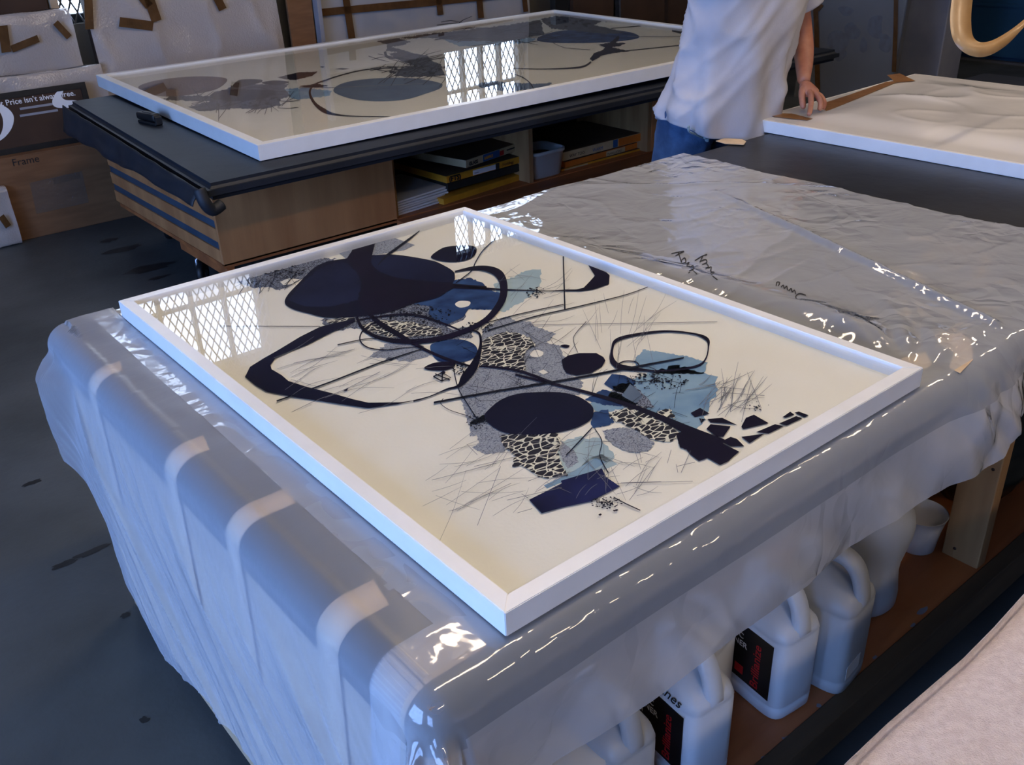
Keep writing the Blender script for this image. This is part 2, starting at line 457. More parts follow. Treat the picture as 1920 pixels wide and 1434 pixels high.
LW = [(-3.7, -2.0, .8, 3.0), (-.9, 2.1, .5, 3.1)]
wb = wall_with_holes('wall_back', 'y', Y1, Y1 + .2, X0, X1, BW)
wl = wall_with_holes('wall_left', 'x', X0 - .2, X0, Y0, Y1, LW)
def window(idx, axis, hole, cols, rows, mesh, mats):
    b0, b1, z0, z1 = hole
    P = (lambda b, d, z: (b, Y1 + d, z)) if axis == 'y' else (lambda b, d, z: (X0 - d, b, z))
    def slab(name, c0, c1, d0, d1, e0, e1, mat, par):
        p, q = P(c0, d0, e0), P(c1, d1, e1)
        return box(name, min(p[0], q[0]), max(p[0], q[0]), min(p[1], q[1]), max(p[1], q[1]), e0, e1, mat, par)
    bm = bmesh.new()
    t = .05
    for (c0, c1, e0, e1) in ((b0, b0 + t, z0, z1), (b1 - t, b1, z0, z1), (b0 + t, b1 - t, z0, z0 + t), (b0 + t, b1 - t, z1 - t, z1)):
        p, q = P(c0, .06, e0), P(c1, .14, e1)
        boxbm(min(p[0], q[0]), max(p[0], q[0]), min(p[1], q[1]), max(p[1], q[1]), e0, e1, bm=bm)
    fr = mkbm('window_%d' % idx, bm, 'dark_steel'); fr['kind'] = 'structure'
    cw = (b1 - b0 - 2 * t) / cols; rh = (z1 - z0 - 2 * t) / rows
    for c in range(1, cols):
        x = b0 + t + c * cw
        slab('mullion', x - .012, x + .012, .07, .12, z0 + t, z1 - t, 'dark_steel', fr)
    for r in range(1, rows):
        z = z0 + t + r * rh
        slab('glazing_bar', b0 + t, b1 - t, .075, .115, z - .012, z + .012, 'dark_steel', fr)
    for c in range(cols):
        for r in range(rows):
            x = b0 + t + c * cw; z = z0 + t + r * rh
            slab('pane', x, x + cw, .125, .13, z, z + rh, mats(c, r), fr)
    if mesh:
        bm = bmesh.new(); dw, dh = .055, .12; wd = .0055
        n = int((b1 - b0) / dw) + int((z1 - z0) / dh) + 4
        k = dh / dw
        for s in (1, -1):
            for i in range(-n, 2 * n):
                # line z = z0 + s*k*(b-b0) + i*dh clipped to the opening
                f = lambda b: z0 + s * k * (b - b0) + i * dh
                bb0, bb1 = b0 + .01, b1 - .01
                za, zb = f(bb0), f(bb1)
                if max(za, zb) < z0 or min(za, zb) > z1: continue
                inv = lambda z: b0 + (z - z0 - i * dh) / (s * k)
                lo, hi = (bb0, bb1)
                r0, r1 = sorted((inv(z0), inv(z1)))
                lo = max(lo, r0); hi = min(hi, r1)
                if hi - lo < .004: continue
                p, q = Vector(P(lo, .03, f(lo))), Vector(P(hi, .03, f(hi)))
                v, fcs = sweep([p, q], wd, 4)
                vv = [bm.verts.new(x) for x in v]
                for fc in fcs: bm.faces.new([vv[j] for j in fc])
        g = mkbm('security_mesh', bm, 'steel', fr); g['kind'] = 'stuff'
    return fr
window(1, 'y', BW[0], 4, 4, True, lambda c, r: 'daylight_pane_back' if (c < 2 or r == 3) else 'daylight_pane_dim')
window(2, 'y', BW[1], 4, 4, True, lambda c, r: 'daylight_pane_back')
for i, h in enumerate(LW):
    window(3 + i, 'x', h, 4, 3, False, lambda c, r: 'daylight_pane')
# dark blue roller door panel on the right wall, with its pale threshold
d = struct('door_1', X1 - .06, X1, 1.2, 4.3, .06, 2.6, 'navy_paint')
for z in (.5, 1.0, 1.5, 2.0): box('door_rib', X1 - .075, X1 - .06, 1.2, 4.3, z, z + .03, 'navy_paint', d)
struct('trim_1', X1 - .07, X1, 1.0, 4.6, 0, .02, 'canvas_dim')

# ---------------------------------------------------------------- ceiling lamps
def lamp(x, y, rot, label):
    e = empty('ceiling_lamp', (x, y, H - .35), label, 'lamp', 'fluorescent ceiling lamps')
    M = Matrix.Translation((x, y, 0)) @ Matrix.Rotation(rot, 4, 'Z')
    box('housing', -.75, .75, -.11, .11, H - .35, H - .28, 'white_lacquer', e, .01, M=M)
    box('diffuser', -.73, .73, -.09, .09, H - .385, H - .352, 'lamp_diffuser', e, .012, M=M)
    for s in (-.5, .5):
        tube('hanger', [M @ Vector((s, 0, H - .28)), M @ Vector((s, 0, H))], .008, 'steel', e)
lamp(2.4, -2.6, 0, 'fluorescent ceiling lamp behind the camera, on its right')
lamp(-.9, -2.6, 0, 'fluorescent ceiling lamp behind the camera, on its left')
lamp(6.6, .6, 0, 'fluorescent ceiling lamp near the dark blue door')
lamp(.6, .3, 0, 'fluorescent ceiling lamp hanging above the white framed abstract print')
lamp(3.4, .4, 0, 'fluorescent ceiling lamp hanging above the wrapped white frame')
lamp(1.72, 2.26, 0, 'fluorescent ceiling lamp hanging between the two big white frames')
# ---------------------------------------------------------------- front work table
TT = .785                       # top of its covering
XL, YF, YB, XR = -.155, -.04, 1.47, 4.15
tb = empty('work_table', (1.9, .7, 0), 'long work table covered in black paper with polythene over its near half', 'table')
box('tabletop', XL + .02, XR - .02, YF + .02, YB - .02, .70, TT - .012, 'pine', tb)
bm = boxbm(XL, XR, YF, YB, .70, TT)
bmesh.ops.delete(bm, geom=[f for f in bm.faces if f.normal.z < -.5 or f.calc_center_median().z < .705], context='FACES_ONLY')
es = [e for e in bm.edges if all(v.co.z > TT - .001 for v in e.verts) or all(abs(e.verts[0].co[i] - e.verts[1].co[i]) < 1e-6 for i in (0, 1))]
bmesh.ops.bevel(bm, geom=es, offset=.045, segments=6, affect='EDGES', profile=.5)
cov = mkbm('paper_cover', bm, 'black_paper', tb, True)
tag(cov, 'black kraft paper wrapped over the tabletop')
SH = .18                        # lower shelf
box('lower_shelf', XL + .03, XR - .1, YF - .005, YB - .05, SH - .02, SH, 'plywood_flat', tb)
box('shelf_rail', XL + .03, XR - .1, YF - .045, YF - .006, SH - .085, SH + .004, 'pine_dark', tb, .003)
for x in (XL + .02, 1.375, XR - .2):
    for y in (YF, YB - .13):
        box('post', x, x + .04, y, y + .088, 0, .70, 'pine', tb, .003)
box('side_panel', XL + .002, XL + .018, YF + .1, YB - .12, .06, .70, 'pale_ply', tb)
box('side_panel', XR - .03, XR - .012, YF + .1, YB - .12, .06, .64, 'pale_ply', tb)
for (u, v) in ((1862, 880), (1790, 1028)):
    p = onx(u, v, 1.3749)
    o = lathe('knot', [(.004, 0), (.004, .0004)], 'dark_wood', tb, (0, 0, 0), 10)
    o.data.transform(Matrix.Translation(p) @ Matrix.Rotation(-PI / 2, 4, 'Y'))

# ---------------------------------------------------------------- framed pictures
def rail(name, a, b, wd, h, M, mat, parent, bev=.0012):
    """mitred moulding from outer corner a to b (ccw), local z 0..-h"""
    a = Vector((a[0], a[1], 0)); b = Vector((b[0], b[1], 0)); t = (b - a).normalized(); n = Vector((-t.y, t.x, 0))
    bm = bmesh.new()
    q = [a, b, b - t * wd + n * wd, a + t * wd + n * wd]
    top = [bm.verts.new(p) for p in q]; bot = [bm.verts.new(p + Vector((0, 0, -h))) for p in q]
    bm.faces.new(top); bm.faces.new(bot[::-1])
    for i in range(4):
        bm.faces.new((top[i], bot[i], bot[(i + 1) % 4], top[(i + 1) % 4]))
    bmesh.ops.bevel(bm, geom=list(bm.edges), offset=bev, segments=2, affect='EDGES')
    return mkbm(name, bm, mat, parent, M=M)
def picture(name, W, L, wd, h, M, label, dz_glass, dz_paper, inset, paper):
    e = empty(name, M @ Vector((W / 2, L / 2, -h)), label, 'picture')
    c = [(0, 0), (W, 0), (W, L), (0, L)]
    for i in range(4):
        rail('frame_rail', c[i], c[(i + 1) % 4], wd, h, M, 'white_lacquer', e)
    box('backing_board', wd - .004, W - wd + .004, wd - .004, L - wd + .004, -h + .004, dz_paper - .002, 'white_board', e, M=M)
    # deckled sheet of paper
    a = wd + inset; pts = []
    def edge(p, q, n):
        for i in range(n):
            t = i / n
            x = p[0] + (q[0] - p[0]) * t; y = p[1] + (q[1] - p[1]) * t
            k = .0022 * ns(x * 31, y * 31, 4.2) + .001 * ns(x * 90, y * 90, 1.7)
            pts.append((x + k, y + k))
    cc = [(a, a), (W - a, a), (W - a, L - a), (a, L - a)]
    for i in range(4): edge(cc[i], cc[(i + 1) % 4], 90)
    bm = bmesh.new()
    top = [bm.verts.new((x, y, dz_paper)) for x, y in pts]
    f = bm.faces.new(top)
    r = bmesh.ops.extrude_face_region(bm, geom=[f])
    for v in r['geom']:
        if isinstance(v, bmesh.types.BMVert): v.co.z -= .0012
    pp = mkbm('print_sheet', bm, paper, e, M=M)
    tag(pp, 'cream rag paper printed with dark blue abstract shapes')
    box('glazing', wd - .003, W - wd + .003, wd - .003, L - wd + .003, dz_glass - .002, dz_glass, 'picture_glass', e, M=M)
    return e, pp
M1 = Matrix.Translation((0, 0, .83))
PW, PL = 1.0, 1.41
pic1, sheet1 = picture('framed_print', PW, PL, .027, .04, M1,
                       'white framed navy and cream abstract print under glass on the near polythene-covered table', -.006, -.024, .012, 'rag_paper')
Q = [Vector(q) for q in ((0.9422, 2.6304, 0.8149), (1.0291, 4.7281, 0.8281), (4.2037, 4.5983, 0.8633), (4.1168, 2.4995, 0.8501))]
M2 = frameM(Q[0], Q[3] - Q[0], Q[1] - Q[0])
PW2, PL2 = (Q[3] - Q[0]).length, (Q[1] - Q[0]).length
pic2, sheet2 = picture('framed_print', PW2, PL2, .042, .06, M2,
                       'very large white framed abstract print lying on the dark-covered back table', -.008, -.03, .02, 'rag_paper_grey')

# ---------------------------------------------------------------- back work table with cabinet
BT = .752
bt = empty('back_table', (2.5, 3.5, 0), 'low plywood bench on casters with a dark blue cover and open shelf of boxes', 'table')
bm = boxbm(.66, 4.5, 2.47, 4.52, .69, BT)
for v in bm.verts:
    if v.co.x < 1 and v.co.y > 4: v.co.x = .80
bmesh.ops.bevel(bm, geom=[e for e in bm.edges if e.calc_length() > .2], offset=.02, segments=3, affect='EDGES')
mkbm('table_cover', bm, 'dark_cover', bt)
# left hanging flap of the cover
def flap(u, v):
    y = 2.50 + u * 2.02; x = .655 + .135 * u - .015 - .03 * v * (1 + .4 * ns(y * 5, v)) - .012 * abs(ns(y * 4, 2 * v, 3))
    drop = .055 + .075 * u + .012 * ns(y * 3, 9)
    return (x, y, BT - .015 - v * drop)
o = grid('cover_flap', 70, 8, flap, 'dark_cover', bt, solid=.004)
def roll(u, v):
    a = u * 1.6 * PI; r = .035 + .012 * u
    return (.655 + v * .9 - .02 * (1 - v), 2.47 + .0 - .012 - .01 * math.sin(a), .70 + r * math.cos(a) * (1 - .75 * v) - .012)
v_, f_ = sweep(catmull([(.63, 2.47, .745), (.635, 2.455, .70), (.66, 2.46, .665), (.70, 2.47, .675)], 5), .022, 10)
mk('cover_fold', v_, f_, 'dark_cover', bt, True)
CX, CY = .92, 3.13
box('end_panel', CX, ony(738, 330, CY).x, CY, CY + .02, .20, .69, 'plywood', bt, .002)
# slatted left end: boards with blue steel runners between
z = .21
for i in range(5):
    box('end_slat', CX, CX + .018, CY + .022, 4.5, z, z + .06, 'plywood', bt, .002)
    if i < 4: box('steel_runner', CX + .006, CX + .02, CY + .022, 4.5, z + .061, z + .096, 'blue_steel', bt)
    z += .098
box('plinth', CX + .015, CX + .05, CY + .01, CY + .55, .14, .20, 'plywood_flat', bt)
xa, xb, xc, xd = ony(742, 330, CY).x, ony(1000, 300, CY).x, ony(1214, 260, CY).x, 4.4
box('shelf_bottom', CX, xd, CY, 4.45, .19, .209, 'plywood_flat', bt)
box('base_deck', xa - .02, xd, 2.82, CY - .001, .165, .205, 'plywood_flat', bt, .003)
box('carcass_back', xa, xd, 3.75, 3.77, .21, .69, 'dark_wood', bt)
for x in (xa - .02, xb - .03, xc):
    box('divider', x, x + .03, CY + (.0 if x > xa else .021), 3.75, .209, .69, 'pine', bt, .002)
box('end_panel', xc + .031, xd, CY, CY + .02, .209, .69, 'plywood', bt, .002)
def caster(x, y):
    w_ = lathe('caster_wheel', [(.02, -.016), (.05, -.016), (.058, -.01), (.058, .01), (.05, .016), (.02, .016)], 'rubber', bt, (0, 0, 0), 24)
    w_.data.transform(Matrix.Translation((x, y, .06)) @ Matrix.Rotation(.9, 4, 'Z') @ Matrix.Rotation(PI / 2, 4, 'X'))
    h_ = lathe('hub', [(.003, -.018), (.02, -.018), (.02, .018), (.003, .018)], 'steel', None, (0, 0, 0), 16)
    h_.data.transform(Matrix.Translation((x, y, .06)) @ Matrix.Rotation(.9, 4, 'Z') @ Matrix.Rotation(PI / 2, 4, 'X'))
    attach(h_, w_)
    tube('caster_fork', [(x - .02, y, .06), (x - .02, y, .13), (x, y, .142), (x, y, .19)], .009, 'steel', bt)
c_ = onz(378, 500, .09)
caster(c_.x, c_.y); caster(4.2, 3.3); caster(4.2, 4.3); caster(1.1, 4.3)
# ---------------------------------------------------------------- the prints (flat ink on the paper)
T1 = lambda x, y: (400 + x / 3.2, 400 + y / 3.2)
T2 = lambda x, y: (800 + x / 3.774, 420 + y / 3.774)
T3 = lambda x, y: (800 + x / 2.526, 700 + y / 2.526)
T8 = lambda x, y: (900 + x / 1.882, 260 + y / 1.882)
TB1 = lambda x, y: (160 + x / 3.0, y / 3.0)
TB3 = lambda x, y: (700 + x / 3.0, y / 3.0)
ID = lambda x, y: (x, y)
class Ink:
    def __init__(self, M, dz, sheet):
        self.n = (M.to_3x3() @ Vector((0, 0, 1))).normalized()
        self.o = M @ Vector((0, 0, dz)); self.sheet = sheet
        self.buf = {}
    def P(self, u, v, layer):
        return onplane(u, v, self.o + self.n * (.0003 + .0004 * layer), self.n)
    def put(self, key, pts, faces):
        b = self.buf.setdefault(key, ([], []))
        k = len(b[0]); b[0].extend(pts); b[1].extend([tuple(i + k for i in f) for f in faces])
    def poly(self, name, mat, layer, T, pts, smooth=False, rag=0.0):
        pts = [T(*p) for p in pts]
        if smooth: pts = catmull(pts, 5, True)
        if rag:
            out = []
            for i, p in enumerate(pts):
                q = pts[(i + 1) % len(pts)]; d = math.hypot(q[0] - p[0], q[1] - p[1]); n = max(1, int(d / (rag * 1.3)))
                for j in range(n):
                    t = j / n; x = p[0] + (q[0] - p[0]) * t; y = p[1] + (q[1] - p[1]) * t
                    if j: x += random.uniform(-rag, rag); y += random.uniform(-rag, rag) * .6
                    out.append((x, y))
            pts = out
        self.put((name, mat, layer), [self.P(u, v, layer) for u, v in pts], [tuple(range(len(pts)))])
    def stroke(self, name, mat, layer, T, pts, k=6, sc=1.0):
        """pts (x, y, width) in crop units"""
        s = T(1, 0)[0] - T(0, 0)[0]
        q = [T(p[0], p[1]) + (p[2] * s * sc,) for p in pts]
        if k > 1 and len(q) > 2: q = catmull(q, k)
        L, Rr = [], []
        for i, p in enumerate(q):
            a = q[max(0, i - 1)]; b = q[min(len(q) - 1, i + 1)]
            dx, dy = b[0] - a[0], b[1] - a[1]; d = math.hypot(dx, dy) or 1
            nx, ny = -dy / d, dx / d; h = max(.15, p[2] / 2)
            L.append((p[0] + nx * h, p[1] + ny * h)); Rr.append((p[0] - nx * h, p[1] - ny * h))
        vs = []; fs = []
        for i in range(len(q)):
            vs += [self.P(*L[i], layer), self.P(*Rr[i], layer)]
            if i: fs.append((2 * i - 2, 2 * i - 1, 2 * i + 1, 2 * i))
        self.put((name, mat, layer), vs, fs)
    def specks(self, name, mat, layer, T, n, cx, cy, rx, ry, s0, s1):
        for _ in range(n):
            a = random.random() * 2 * PI; r = random.random() ** .7
            x = cx + math.cos(a) * r * rx; y = cy + math.sin(a) * r * ry; s = random.uniform(s0, s1)
            self.poly(name, mat, layer, T, [(x + math.cos(2 * PI * i / 6) * s * random.uniform(.6, 1.3), y + math.sin(2 * PI * i / 6) * s * .6 * random.uniform(.6, 1.3)) for i in range(6)])
    def scribble(self, name, mat, layer, T, n, box_, ang, spread, l0, l1, w0):
        for _ in range(n):
            x = random.uniform(box_[0], box_[1]); y = random.uniform(box_[2], box_[3])
            a = math.radians(random.gauss(ang, spread)); l = random.uniform(l0, l1)
            dx, dy = math.cos(a) * l / 2, -math.sin(a) * l / 2; b = random.uniform(-.08, .08) * l
            self.stroke(name, mat, layer, T, [(x - dx, y - dy, w0), (x + b * .5, y + b, w0 * 1.2), (x + dx, y + dy, w0 * .6)], 3)
    def flush(self):
        for (name, mat, layer), (v, f) in self.buf.items():
            if name in ('pencil_mark', 'ink_speck', 'ink_line', 'smoke_shape') :
                o = mk(name, v, f, mat, self.sheet); o['kind'] = 'stuff'
            elif len(f[0]) > 4 or name in ('dark_shape', 'white_gap'):
                for fc in f:
                    mk(name, [v[i] for i in fc], [tuple(range(len(fc)))], mat, self.sheet)
            else:                      # ribbons: split where the quad strip breaks
                run = []
                for i, fc in enumerate(f):
                    if run and fc[0] != run[-1][3]:
                        self.strip(name, mat, v, run); run = []
                    run.append(fc)
                self.strip(name, mat, v, run)
    def strip(self, name, mat, v, run):
        k = run[0][0]; e = run[-1]
        mk(name, v[k:max(e) + 1], [tuple(i - k for i in fc) for fc in run], mat, self.sheet)

A = Ink(M1, -.024, sheet1)
# pale washes
A.poly('pale_wash', 'ice_blue_ink', 0, T2, [(470, 430), (560, 400), (700, 330), (810, 320), (800, 440), (690, 540), (560, 620), (420, 600), (520, 500)], rag=3)
A.poly('pale_wash', 'ice_blue_ink', 0, T3, [(700, 470), (770, 400), (830, 382), (905, 430), (830, 460), (760, 490)])
A.poly('blue_wash', 'pale_blue_ink', 1, T3, [(555, 530), (680, 470), (800, 400), (850, 420), (770, 470), (640, 515), (570, 545)])
A.poly('blue_wash', 'pale_blue_ink', 1, T3, [(1040, 5), (1180, -40), (1380, 15), (1370, 90), (1340, 150), (1310, 230), (1255, 290), (1150, 210), (1000, 150), (820, 190), (760, 140), (830, 120), (900, 60)], rag=4)
A.poly('blue_wash', 'pale_blue_ink', 1, T2, [(1470, 960), (1540, 885), (1700, 915), (1850, 935), (1990, 980), (1960, 1060), (1600, 1060), (1480, 1000)], rag=2)
A.poly('pale_wash', 'ice_blue_ink', 0, T3, [(560, 340), (720, 300), (830, 310), (890, 400), (760, 480), (660, 480)], rag=5)
# grey line fields
A.poly('line_field', 'dense_print', 1, T1, [(120, 405), (350, 345), (530, 295), (640, 270), (740, 270), (600, 350), (520, 400), (400, 465), (330, 440), (250, 450)], rag=3)
A.poly('line_field', 'hatched_print', 1, T1, [(750, 235), (820, 215), (970, 180), (1090, 148), (1210, 190), (1140, 222), (960, 250), (800, 275)])
A.poly('line_field', 'dense_print', 1, T1, [(640, 640), (850, 600), (1100, 560), (1300, 500), (1480, 560), (1560, 690), (1560, 740), (1380, 770), (1180, 770), (960, 740), (860, 690), (700, 700)], rag=4)
A.poly('line_field', 'hatched_print', 1, T2, [(400, 740), (560, 650), (640, 690), (740, 690), (760, 720), (915, 775), (850, 840), (940, 860), (960, 920), (1000, 960), (1000, 1050), (1110, 1120), (1080, 1210), (900, 1200), (700, 1210), (500, 1270), (430, 1330), (410, 1400), (300, 1420), (260, 1290), (225, 1160), (290, 1080), (370, 1010), (380, 820)], rag=2)
A.poly('line_field', 'hatched_print', 1, T3, [(205, 230), (280, 190), (420, 275), (440, 290), (370, 345), (370, 370), (280, 382), (212, 350), (250, 330), (235, 290), (205, 300)], rag=2)
A.poly('line_field', 'hatched_print', 2, T3, [(830, 270), (930, 255), (1000, 270), (1080, 330), (1050, 370), (960, 375), (905, 350), (850, 310)], rag=2)
A.poly('line_field', 'hatched_print', 1, T3, [(600, 300), (650, 330), (700, 370), (720, 420), (665, 452), (640, 400)], rag=2)
A.poly('line_field', 'hatched_print', 1, T1, [(930, 860), (1040, 780), (1230, 770), (1310, 850), (1180, 890), (1060, 870)], rag=3)
A.poly('line_field', 'dense_print', 2, T3, [(880, 60), (960, 40), (1040, 110), (1080, 160), (960, 175), (860, 110)], rag=4)
# mid blues
A.poly('blue_shape', 'mid_blue_ink', 2, T1, [(1440, 400), (1540, 385), (1620, 420), (1660, 460), (1760, 490), (1700, 580), (1560, 575), (1330, 560), (1200, 545), (1400, 470)], rag=2)
A.poly('blue_shape', 'mid_blue_ink', 3, T1, [(1300, 560), (1400, 545), (1530, 575), (1500, 620), (1400, 668), (1310, 640), (1290, 600)])
A.poly('blue_shape', 'mid_blue_ink', 3, T1, [(1300, 800), (1350, 770), (1480, 755), (1570, 790), (1580, 850), (1500, 890), (1350, 885)], True)
A.poly('blue_shape', 'mid_blue_ink', 2, T2, [(1255, 1130), (1310, 1060), (1400, 1070), (1480, 1110), (1440, 1210), (1330, 1180)])
A.poly('blue_shape', 'mid_blue_ink', 2, T2, [(1120, 1240), (1250, 1170), (1400, 1210), (1500, 1270), (1400, 1290), (1250, 1280)], rag=2)
A.poly('blue_shape', 'mid_blue_ink', 2, T3, [(770, 190), (860, 170), (890, 230), (840, 250), (790, 260)], rag=3)
A.poly('blue_shape', 'dusty_blue_ink', 3, T2, [(1380, 1215), (1440, 1130), (1490, 1170), (1530, 1220), (1480, 1270)])
A.poly('white_gap', 'rag_paper', 4, T1, [(1450, 545), (1480, 525), (1540, 530), (1530, 555), (1480, 565)], True)
A.poly('white_gap', 'rag_paper', 4, T1, [(1530, 600), (1560, 580), (1600, 620), (1560, 690), (1500, 680), (1440, 700), (1400, 680), (1500, 640)])
A.poly('white_gap', 'rag_paper', 4, T2, [(730, 915), (770, 890), (825, 905), (810, 935), (750, 940)], True)
A.poly('white_gap', 'rag_paper', 4, T2, [(790, 1045), (825, 1028), (860, 1050), (825, 1065)])
A.poly('white_gap', 'rag_paper', 4, T1, [(400, 410), (450, 390), (520, 395), (470, 425), (420, 430)])
# lattices
A.poly('lattice_field', 'lattice_print', 4, T2, [(390, 830), (430, 800), (560, 760), (640, 770), (720, 800), (770, 860), (700, 900), (690, 960), (705, 1035), (640, 1038), (520, 1010), (370, 1000)], rag=2.5)
A.poly('lattice_field', 'lattice_print', 4, T3, [(850, 200), (920, 170), (1000, 150), (1080, 200), (1170, 240), (1190, 300), (1150, 325), (1060, 310), (980, 260)], rag=2.5)
A.poly('lattice_field', 'lattice_print', 4, T3, [(345, 295), (420, 285), (500, 290), (610, 270), (640, 330), (620, 370), (640, 430), (670, 485), (620, 490), (570, 497), (530, 490), (490, 460), (450, 435), (405, 442), (420, 390), (360, 340)], rag=2)
A.poly('lattice_field', 'lattice_print', 4, T1, [(890, 670), (1000, 640), (1180, 650), (1360, 690), (1380, 730), (1180, 740), (1060, 745), (920, 700)], rag=2)
A.poly('lattice_field', 'lattice_print', 4, T1, [(650, 640), (840, 620), (850, 640), (700, 660)], rag=2)
A.poly('lattice_field', 'lattice_print', 4, T3, [(1190, 290), (1250, 300), (1280, 350), (1220, 360), (1190, 330)], rag=2)
A.poly('lattice_field', 'lattice_print', 4, T3, [(1090, 180), (1150, 165), (1180, 210), (1120, 210)], rag=2)
# dark masses
D_ = 'dark_shape'
A.poly(D_, 'navy_ink', 5, T1, [(430, 540), (445, 490), (510, 420), (600, 330), (680, 290), (800, 270), (960, 250), (1100, 248), (1300, 280), (1380, 310), (1445, 355), (1440, 410), (1400, 470), (1330, 510), (1200, 540), (1080, 585), (950, 610), (820, 622), (680, 625), (570, 600), (480, 575)], True)
A.poly('indigo_shape', 'indigo_ink', 5.5, T1, [(965, 256), (1100, 253), (1300, 284), (1380, 314), (1440, 357), (1430, 410), (1250, 402), (1100, 384), (995, 345), (950, 298)], True)
A.poly('indigo_shape', 'indigo_ink', 5.5, T1, [(450, 520), (520, 430), (620, 340), (760, 285), (800, 300), (850, 340), (890, 410), (870, 520), (700, 560), (560, 560)], rag=2)
A.poly(D_, 'plum_ink', 6, T1, [(800, 272), (835, 218), (970, 180), (952, 250), (945, 300), (990, 350), (1100, 388), (1250, 405), (1430, 420), (1640, 436), (1640, 452), (1440, 448), (1390, 475), (1200, 540), (1080, 585), (930, 605), (880, 560), (880, 470), (900, 400), (840, 330)])
A.poly(D_, 'navy_ink', 5, T1, [(1305, 265), (1360, 215), (1420, 197), (1540, 192), (1580, 215), (1560, 260), (1500, 285), (1400, 290)], True)
A.poly(D_, 'navy_ink', 5.3, T3, [(272, 205), (300, 165), (360, 120), (440, 95), (540, 88), (640, 90), (720, 110), (780, 150), (790, 185), (770, 225), (700, 260), (600, 282), (480, 290), (380, 282), (310, 250)], True)
A.poly(D_, 'plum_ink', 5, T2, [(955, 960), (1000, 930), (1080, 912), (1200, 912), (1250, 940), (1265, 965), (1240, 1010), (1160, 1055), (1060, 1072), (990, 1055), (965, 1020)])
A.poly(D_, 'plum_ink', 5, T2, [(945, 862), (975, 852), (1012, 860), (990, 876)], True)
A.poly(D_, 'plum_ink', 5, T1, [(1265, 925), (1330, 895), (1440, 890), (1445, 920), (1380, 942), (1300, 940)], True)
A.poly(D_, 'plum_ink', 5, T2, [(970, 462), (1060, 462), (1110, 450), (1150, 410), (1190, 365), (1143, 290), (1270, 340), (1295, 362), (1290, 425), (1180, 462), (1090, 475), (980, 474)])
A.poly(D_, 'violet_ink', 5, T3, [(485, 598), (640, 520), (635, 508), (830, 450), (850, 490), (915, 535), (780, 605), (640, 635), (545, 662)])
A.poly(D_, 'plum_ink', 5, T3, [(1180, 285), (1250, 262), (1330, 285), (1400, 330), (1480, 370), (1440, 405), (1430, 415), (1390, 434), (1330, 400), (1290, 415), (1250, 385), (1230, 360), (1200, 350)])
for q in ([(1250, 187), (1295, 163), (1340, 190), (1270, 207)], [(1330, 215), (1400, 210), (1472, 245), (1420, 236), (1345, 232)], [(1490, 252), (1512, 210), (1550, 195), (1620, 235), (1500, 264)],
          [(1325, 262), (1345, 240), (1440, 250), (1405, 300), (1375, 300)], [(1395, 322), (1440, 300), (1470, 310), (1505, 345), (1440, 345)], [(1490, 300), (1600, 285), (1530, 330)],
          [(1560, 278), (1650, 240), (1690, 250), (1620, 285)], [(1668, 237), (1750, 202), (1780, 212), (1705, 247)], [(1685, 207), (1722, 181), (1742, 195), (1700, 210)], [(1742, 186), (1762, 180), (1810, 198), (1790, 208)],
          [(1290, 212), (1320, 216), (1300, 236)]):
    A.poly(D_, 'plum_ink', 5, T3, q)
A.poly(D_, 'navy_ink', 6, T1, [(190, 980), (220, 920), (300, 870), (380, 825), (520, 740), (640, 680), (760, 650), (850, 630), (850, 650), (700, 718), (560, 790), (450, 832), (370, 870), (342, 910), (350, 935), (410, 970), (450, 1005), (560, 1040), (700, 1075), (840, 1115), (930, 1135), (1120, 1133), (1240, 1116), (1100, 1145), (930, 1168), (800, 1150), (640, 1125), (500, 1105), (320, 1070), (250, 1030)])
R_ = 'ink_ring'
A.stroke(R_, 'navy_ink', 6, T1, [(1200, 1125, 10), (1300, 1097, 6), (1400, 1055, 10), (1470, 1035, 18), (1510, 985, 50), (1560, 920, 50), (1590, 850, 30), (1605, 780, 16), (1595, 720, 12), (1550, 700, 8)])
A.stroke(R_, 'plum_ink', 7, T1, [(1450, 348, 8), (1560, 328, 22), (1650, 333, 36), (1715, 365, 50), (1742, 430, 46), (1735, 510, 42), (1690, 585, 38), (1620, 650, 32), (1500, 708, 30), (1350, 752, 30), (1200, 768, 30), (1060, 760, 26), (960, 732, 20), (890, 680, 16), (860, 620, 14)])
A.stroke(R_, 'plum_ink', 6, T8, [(540, 812, 16), (490, 803, 20), (466, 780, 18), (466, 745, 8), (480, 712, 12), (540, 693, 10), (650, 679, 7), (750, 687, 6), (800, 706, 12), (806, 735, 5), (797, 775, 5), (770, 800, 8), (700, 814, 6), (620, 819, 6), (540, 812, 14)])
A.stroke(R_, 'plum_ink', 6, T1, [(930, 600, 20), (1000, 660, 30), (1100, 720, 30), (1200, 780, 22), (1320, 840, 16), (1450, 890, 16), (1540, 915, 10)])
A.stroke(R_, 'plum_ink', 6, T1, [(860, 640, 8), (1000, 618, 10), (1150, 605, 14), (1260, 620, 14), (1380, 660, 12), (1480, 700, 8)])
A.stroke(R_, 'plum_ink', 6, T1, [(975, 650, 8), (900, 700, 8), (880, 760, 8), (930, 805, 7), (1040, 818, 6), (1150, 805, 4), (1230, 800, 4)])
A.stroke(R_, 'plum_ink', 6, T3, [(420, 5, 9), (560, 40, 12), (760, 90, 15), (960, 150, 20), (1100, 205, 26), (1250, 275, 45), (1400, 340, 60)])
A.stroke(R_, 'plum_ink', 6, T2, [(370, 1005, 10), (520, 1016, 16), (680, 1046, 18), (880, 1120, 22)])
A.stroke(R_, 'plum_ink', 6, T2, [(180, 440, 26), (400, 455, 16), (600, 465, 9), (850, 472, 5), (980, 468, 10)])
